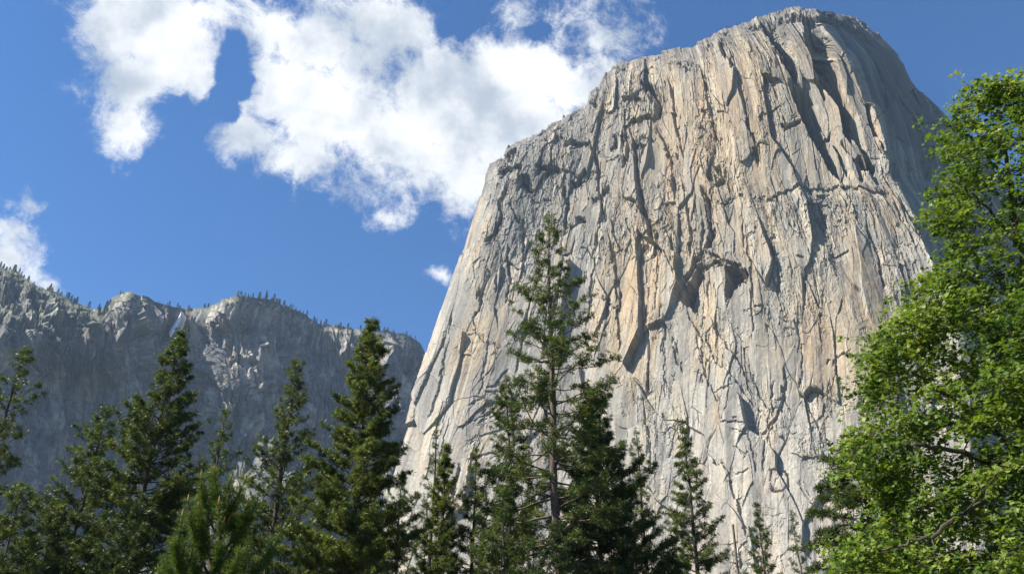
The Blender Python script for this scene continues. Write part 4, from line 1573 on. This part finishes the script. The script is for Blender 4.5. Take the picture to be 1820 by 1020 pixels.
def far_rim(x0, x1, n, h0, h1, label, down=(0, 2), kinds=(0, 1, 2)):
    for k in range(n):
        if k % 4 == 0 or random.random() < .25:
            cx = random.uniform(x0, x1)
        x = min(max(random.gauss(cx, 8.0), x0), x1)
        y = np.interp(x, FSK[:, 0], FSK[:, 1]) + random.uniform(*down)
        p = far_point(x, y) - np.array([0, 0, 1.0])
        rim_tree(p, (h0 * .6 + (h1 * 1.15 - h0 * .6) * random.random() ** 1.6), random.choice(kinds), label, GF, random.uniform(.85, 1.2))


far_rim(0, 60, 22, 14, 26, 'tiny pine on the sloping rim at the far left, under the low cloud')
far_rim(60, 135, 20, 14, 27, 'tiny pine on the rim left of the rocky knob')
far_rim(140, 194, 16, 20, 40, 'dark pine in the clump against the left side of the rocky knob', (0, 14))
far_rim(205, 275, 5, 8, 13, 'very small pine on top of the rocky knob')
far_rim(278, 320, 12, 12, 20, 'tiny pine on the rim just left of the waterfall')
far_rim(335, 398, 8, 12, 20, 'tiny pine on the rim just right of the waterfall')
far_rim(415, 460, 7, 10, 24, 'tiny pine on the highest bump of the far wall', (0, 2), (1, 3, 2))
far_rim(462, 545, 30, 14, 34, 'pine on the rim descending right from the highest bump', (0, 4))
far_rim(545, 640, 26, 12, 26, 'tiny pine on the rim behind the broad olive conifer', (0, 4))
far_rim(640, 752, 24, 10, 24, 'tiny pine on the flat rim next to the pale monolith', (0, 3))
for k in range(60):                                  # on the slopes and ledges
    x = random.uniform(0, 190)
    y = np.interp(x, FSK[:, 0], FSK[:, 1]) + random.uniform(5, 50)
    rim_tree(far_point(x, y) - np.array([0, 0, 1.0]), random.uniform(10, 20), random.choice((0, 1, 2, 4)), 'small pine on the slope of the far wall at the left', 'small pines on the left slope', 1.1)
for k in range(46):
    x = random.uniform(410, 760)
    y = np.interp(x, FSK[:, 0], FSK[:, 1]) + random.uniform(4, 17)
    rim_tree(far_point(x, y) - np.array([0, 0, 1.0]), random.uniform(6, 14), random.choice((1, 2, 4)), 'small pine just below the rim of the far wall', 'small pines below the rim', 1.2)


def mono_point(px):
    j = np.argmin(np.abs(MPX[0] - px))
    return MP[0, j]


for x, h, kd in ((1003, 11, 3), (1009, 7, 3), (966, 5, 2), (948, 4, 3), (914, 4, 3), (1184, 5, 3), (1230, 4, 3), (1283, 7, 3), (1290, 6, 2), (1297, 5, 3), (1345, 4, 3), (890, 3, 3), (930, 4, 2), (938, 3, 3), (983, 4, 3), (1020, 4, 2), (1090, 3, 3), (1150, 3, 3), (1262, 4, 2), (1310, 5, 3), (1318, 3, 2), (1372, 3, 3)):
    rim_tree(mono_point(x) - np.array([0, 0, .6]), h, kd, 'largest tiny tree on the left shoulder of the monolith, against the cloud' if x == 1003 else ('tiny tree on the left shoulder skyline of the monolith, against the cloud' if x < 1060 else 'tiny tree on the summit skyline of the monolith, against blue sky'), 'tiny trees on the monolith skyline', 1.5)


# ------------------------------------------------------------------ air
def haze():
    m, t = new_mat('haze_air')
    pv = t.n('ShaderNodeVolumePrincipled')
    pv.inputs['Color'].default_value = (.55, .74, 1.0, 1)
    pv.inputs['Density'].default_value = HAZE
    pv.inputs['Anisotropy'].default_value = .0
    o = t.n('ShaderNodeOutputMaterial')
    t.l(pv.outputs[0], o.inputs['Volume'])
    x0, x1, y0, y1, z0, z1 = -4850, 4850, -4850, 4850, -8, 1400
    V = np.array([(x, y, z) for z in (z0, z1) for y in (y0, y1) for x in (x0, x1)], float)
    F = np.array([(0, 2, 3, 1), (4, 5, 7, 6), (0, 1, 5, 4), (2, 6, 7, 3), (0, 4, 6, 2), (1, 3, 7, 5)])
    tag(mesh_np('haze', V, F, m), 'thin blue air haze filling the valley', 'haze', kind='stuff')


HAZE = 0.000036
haze()
print('needle quads', NTUFT[0])
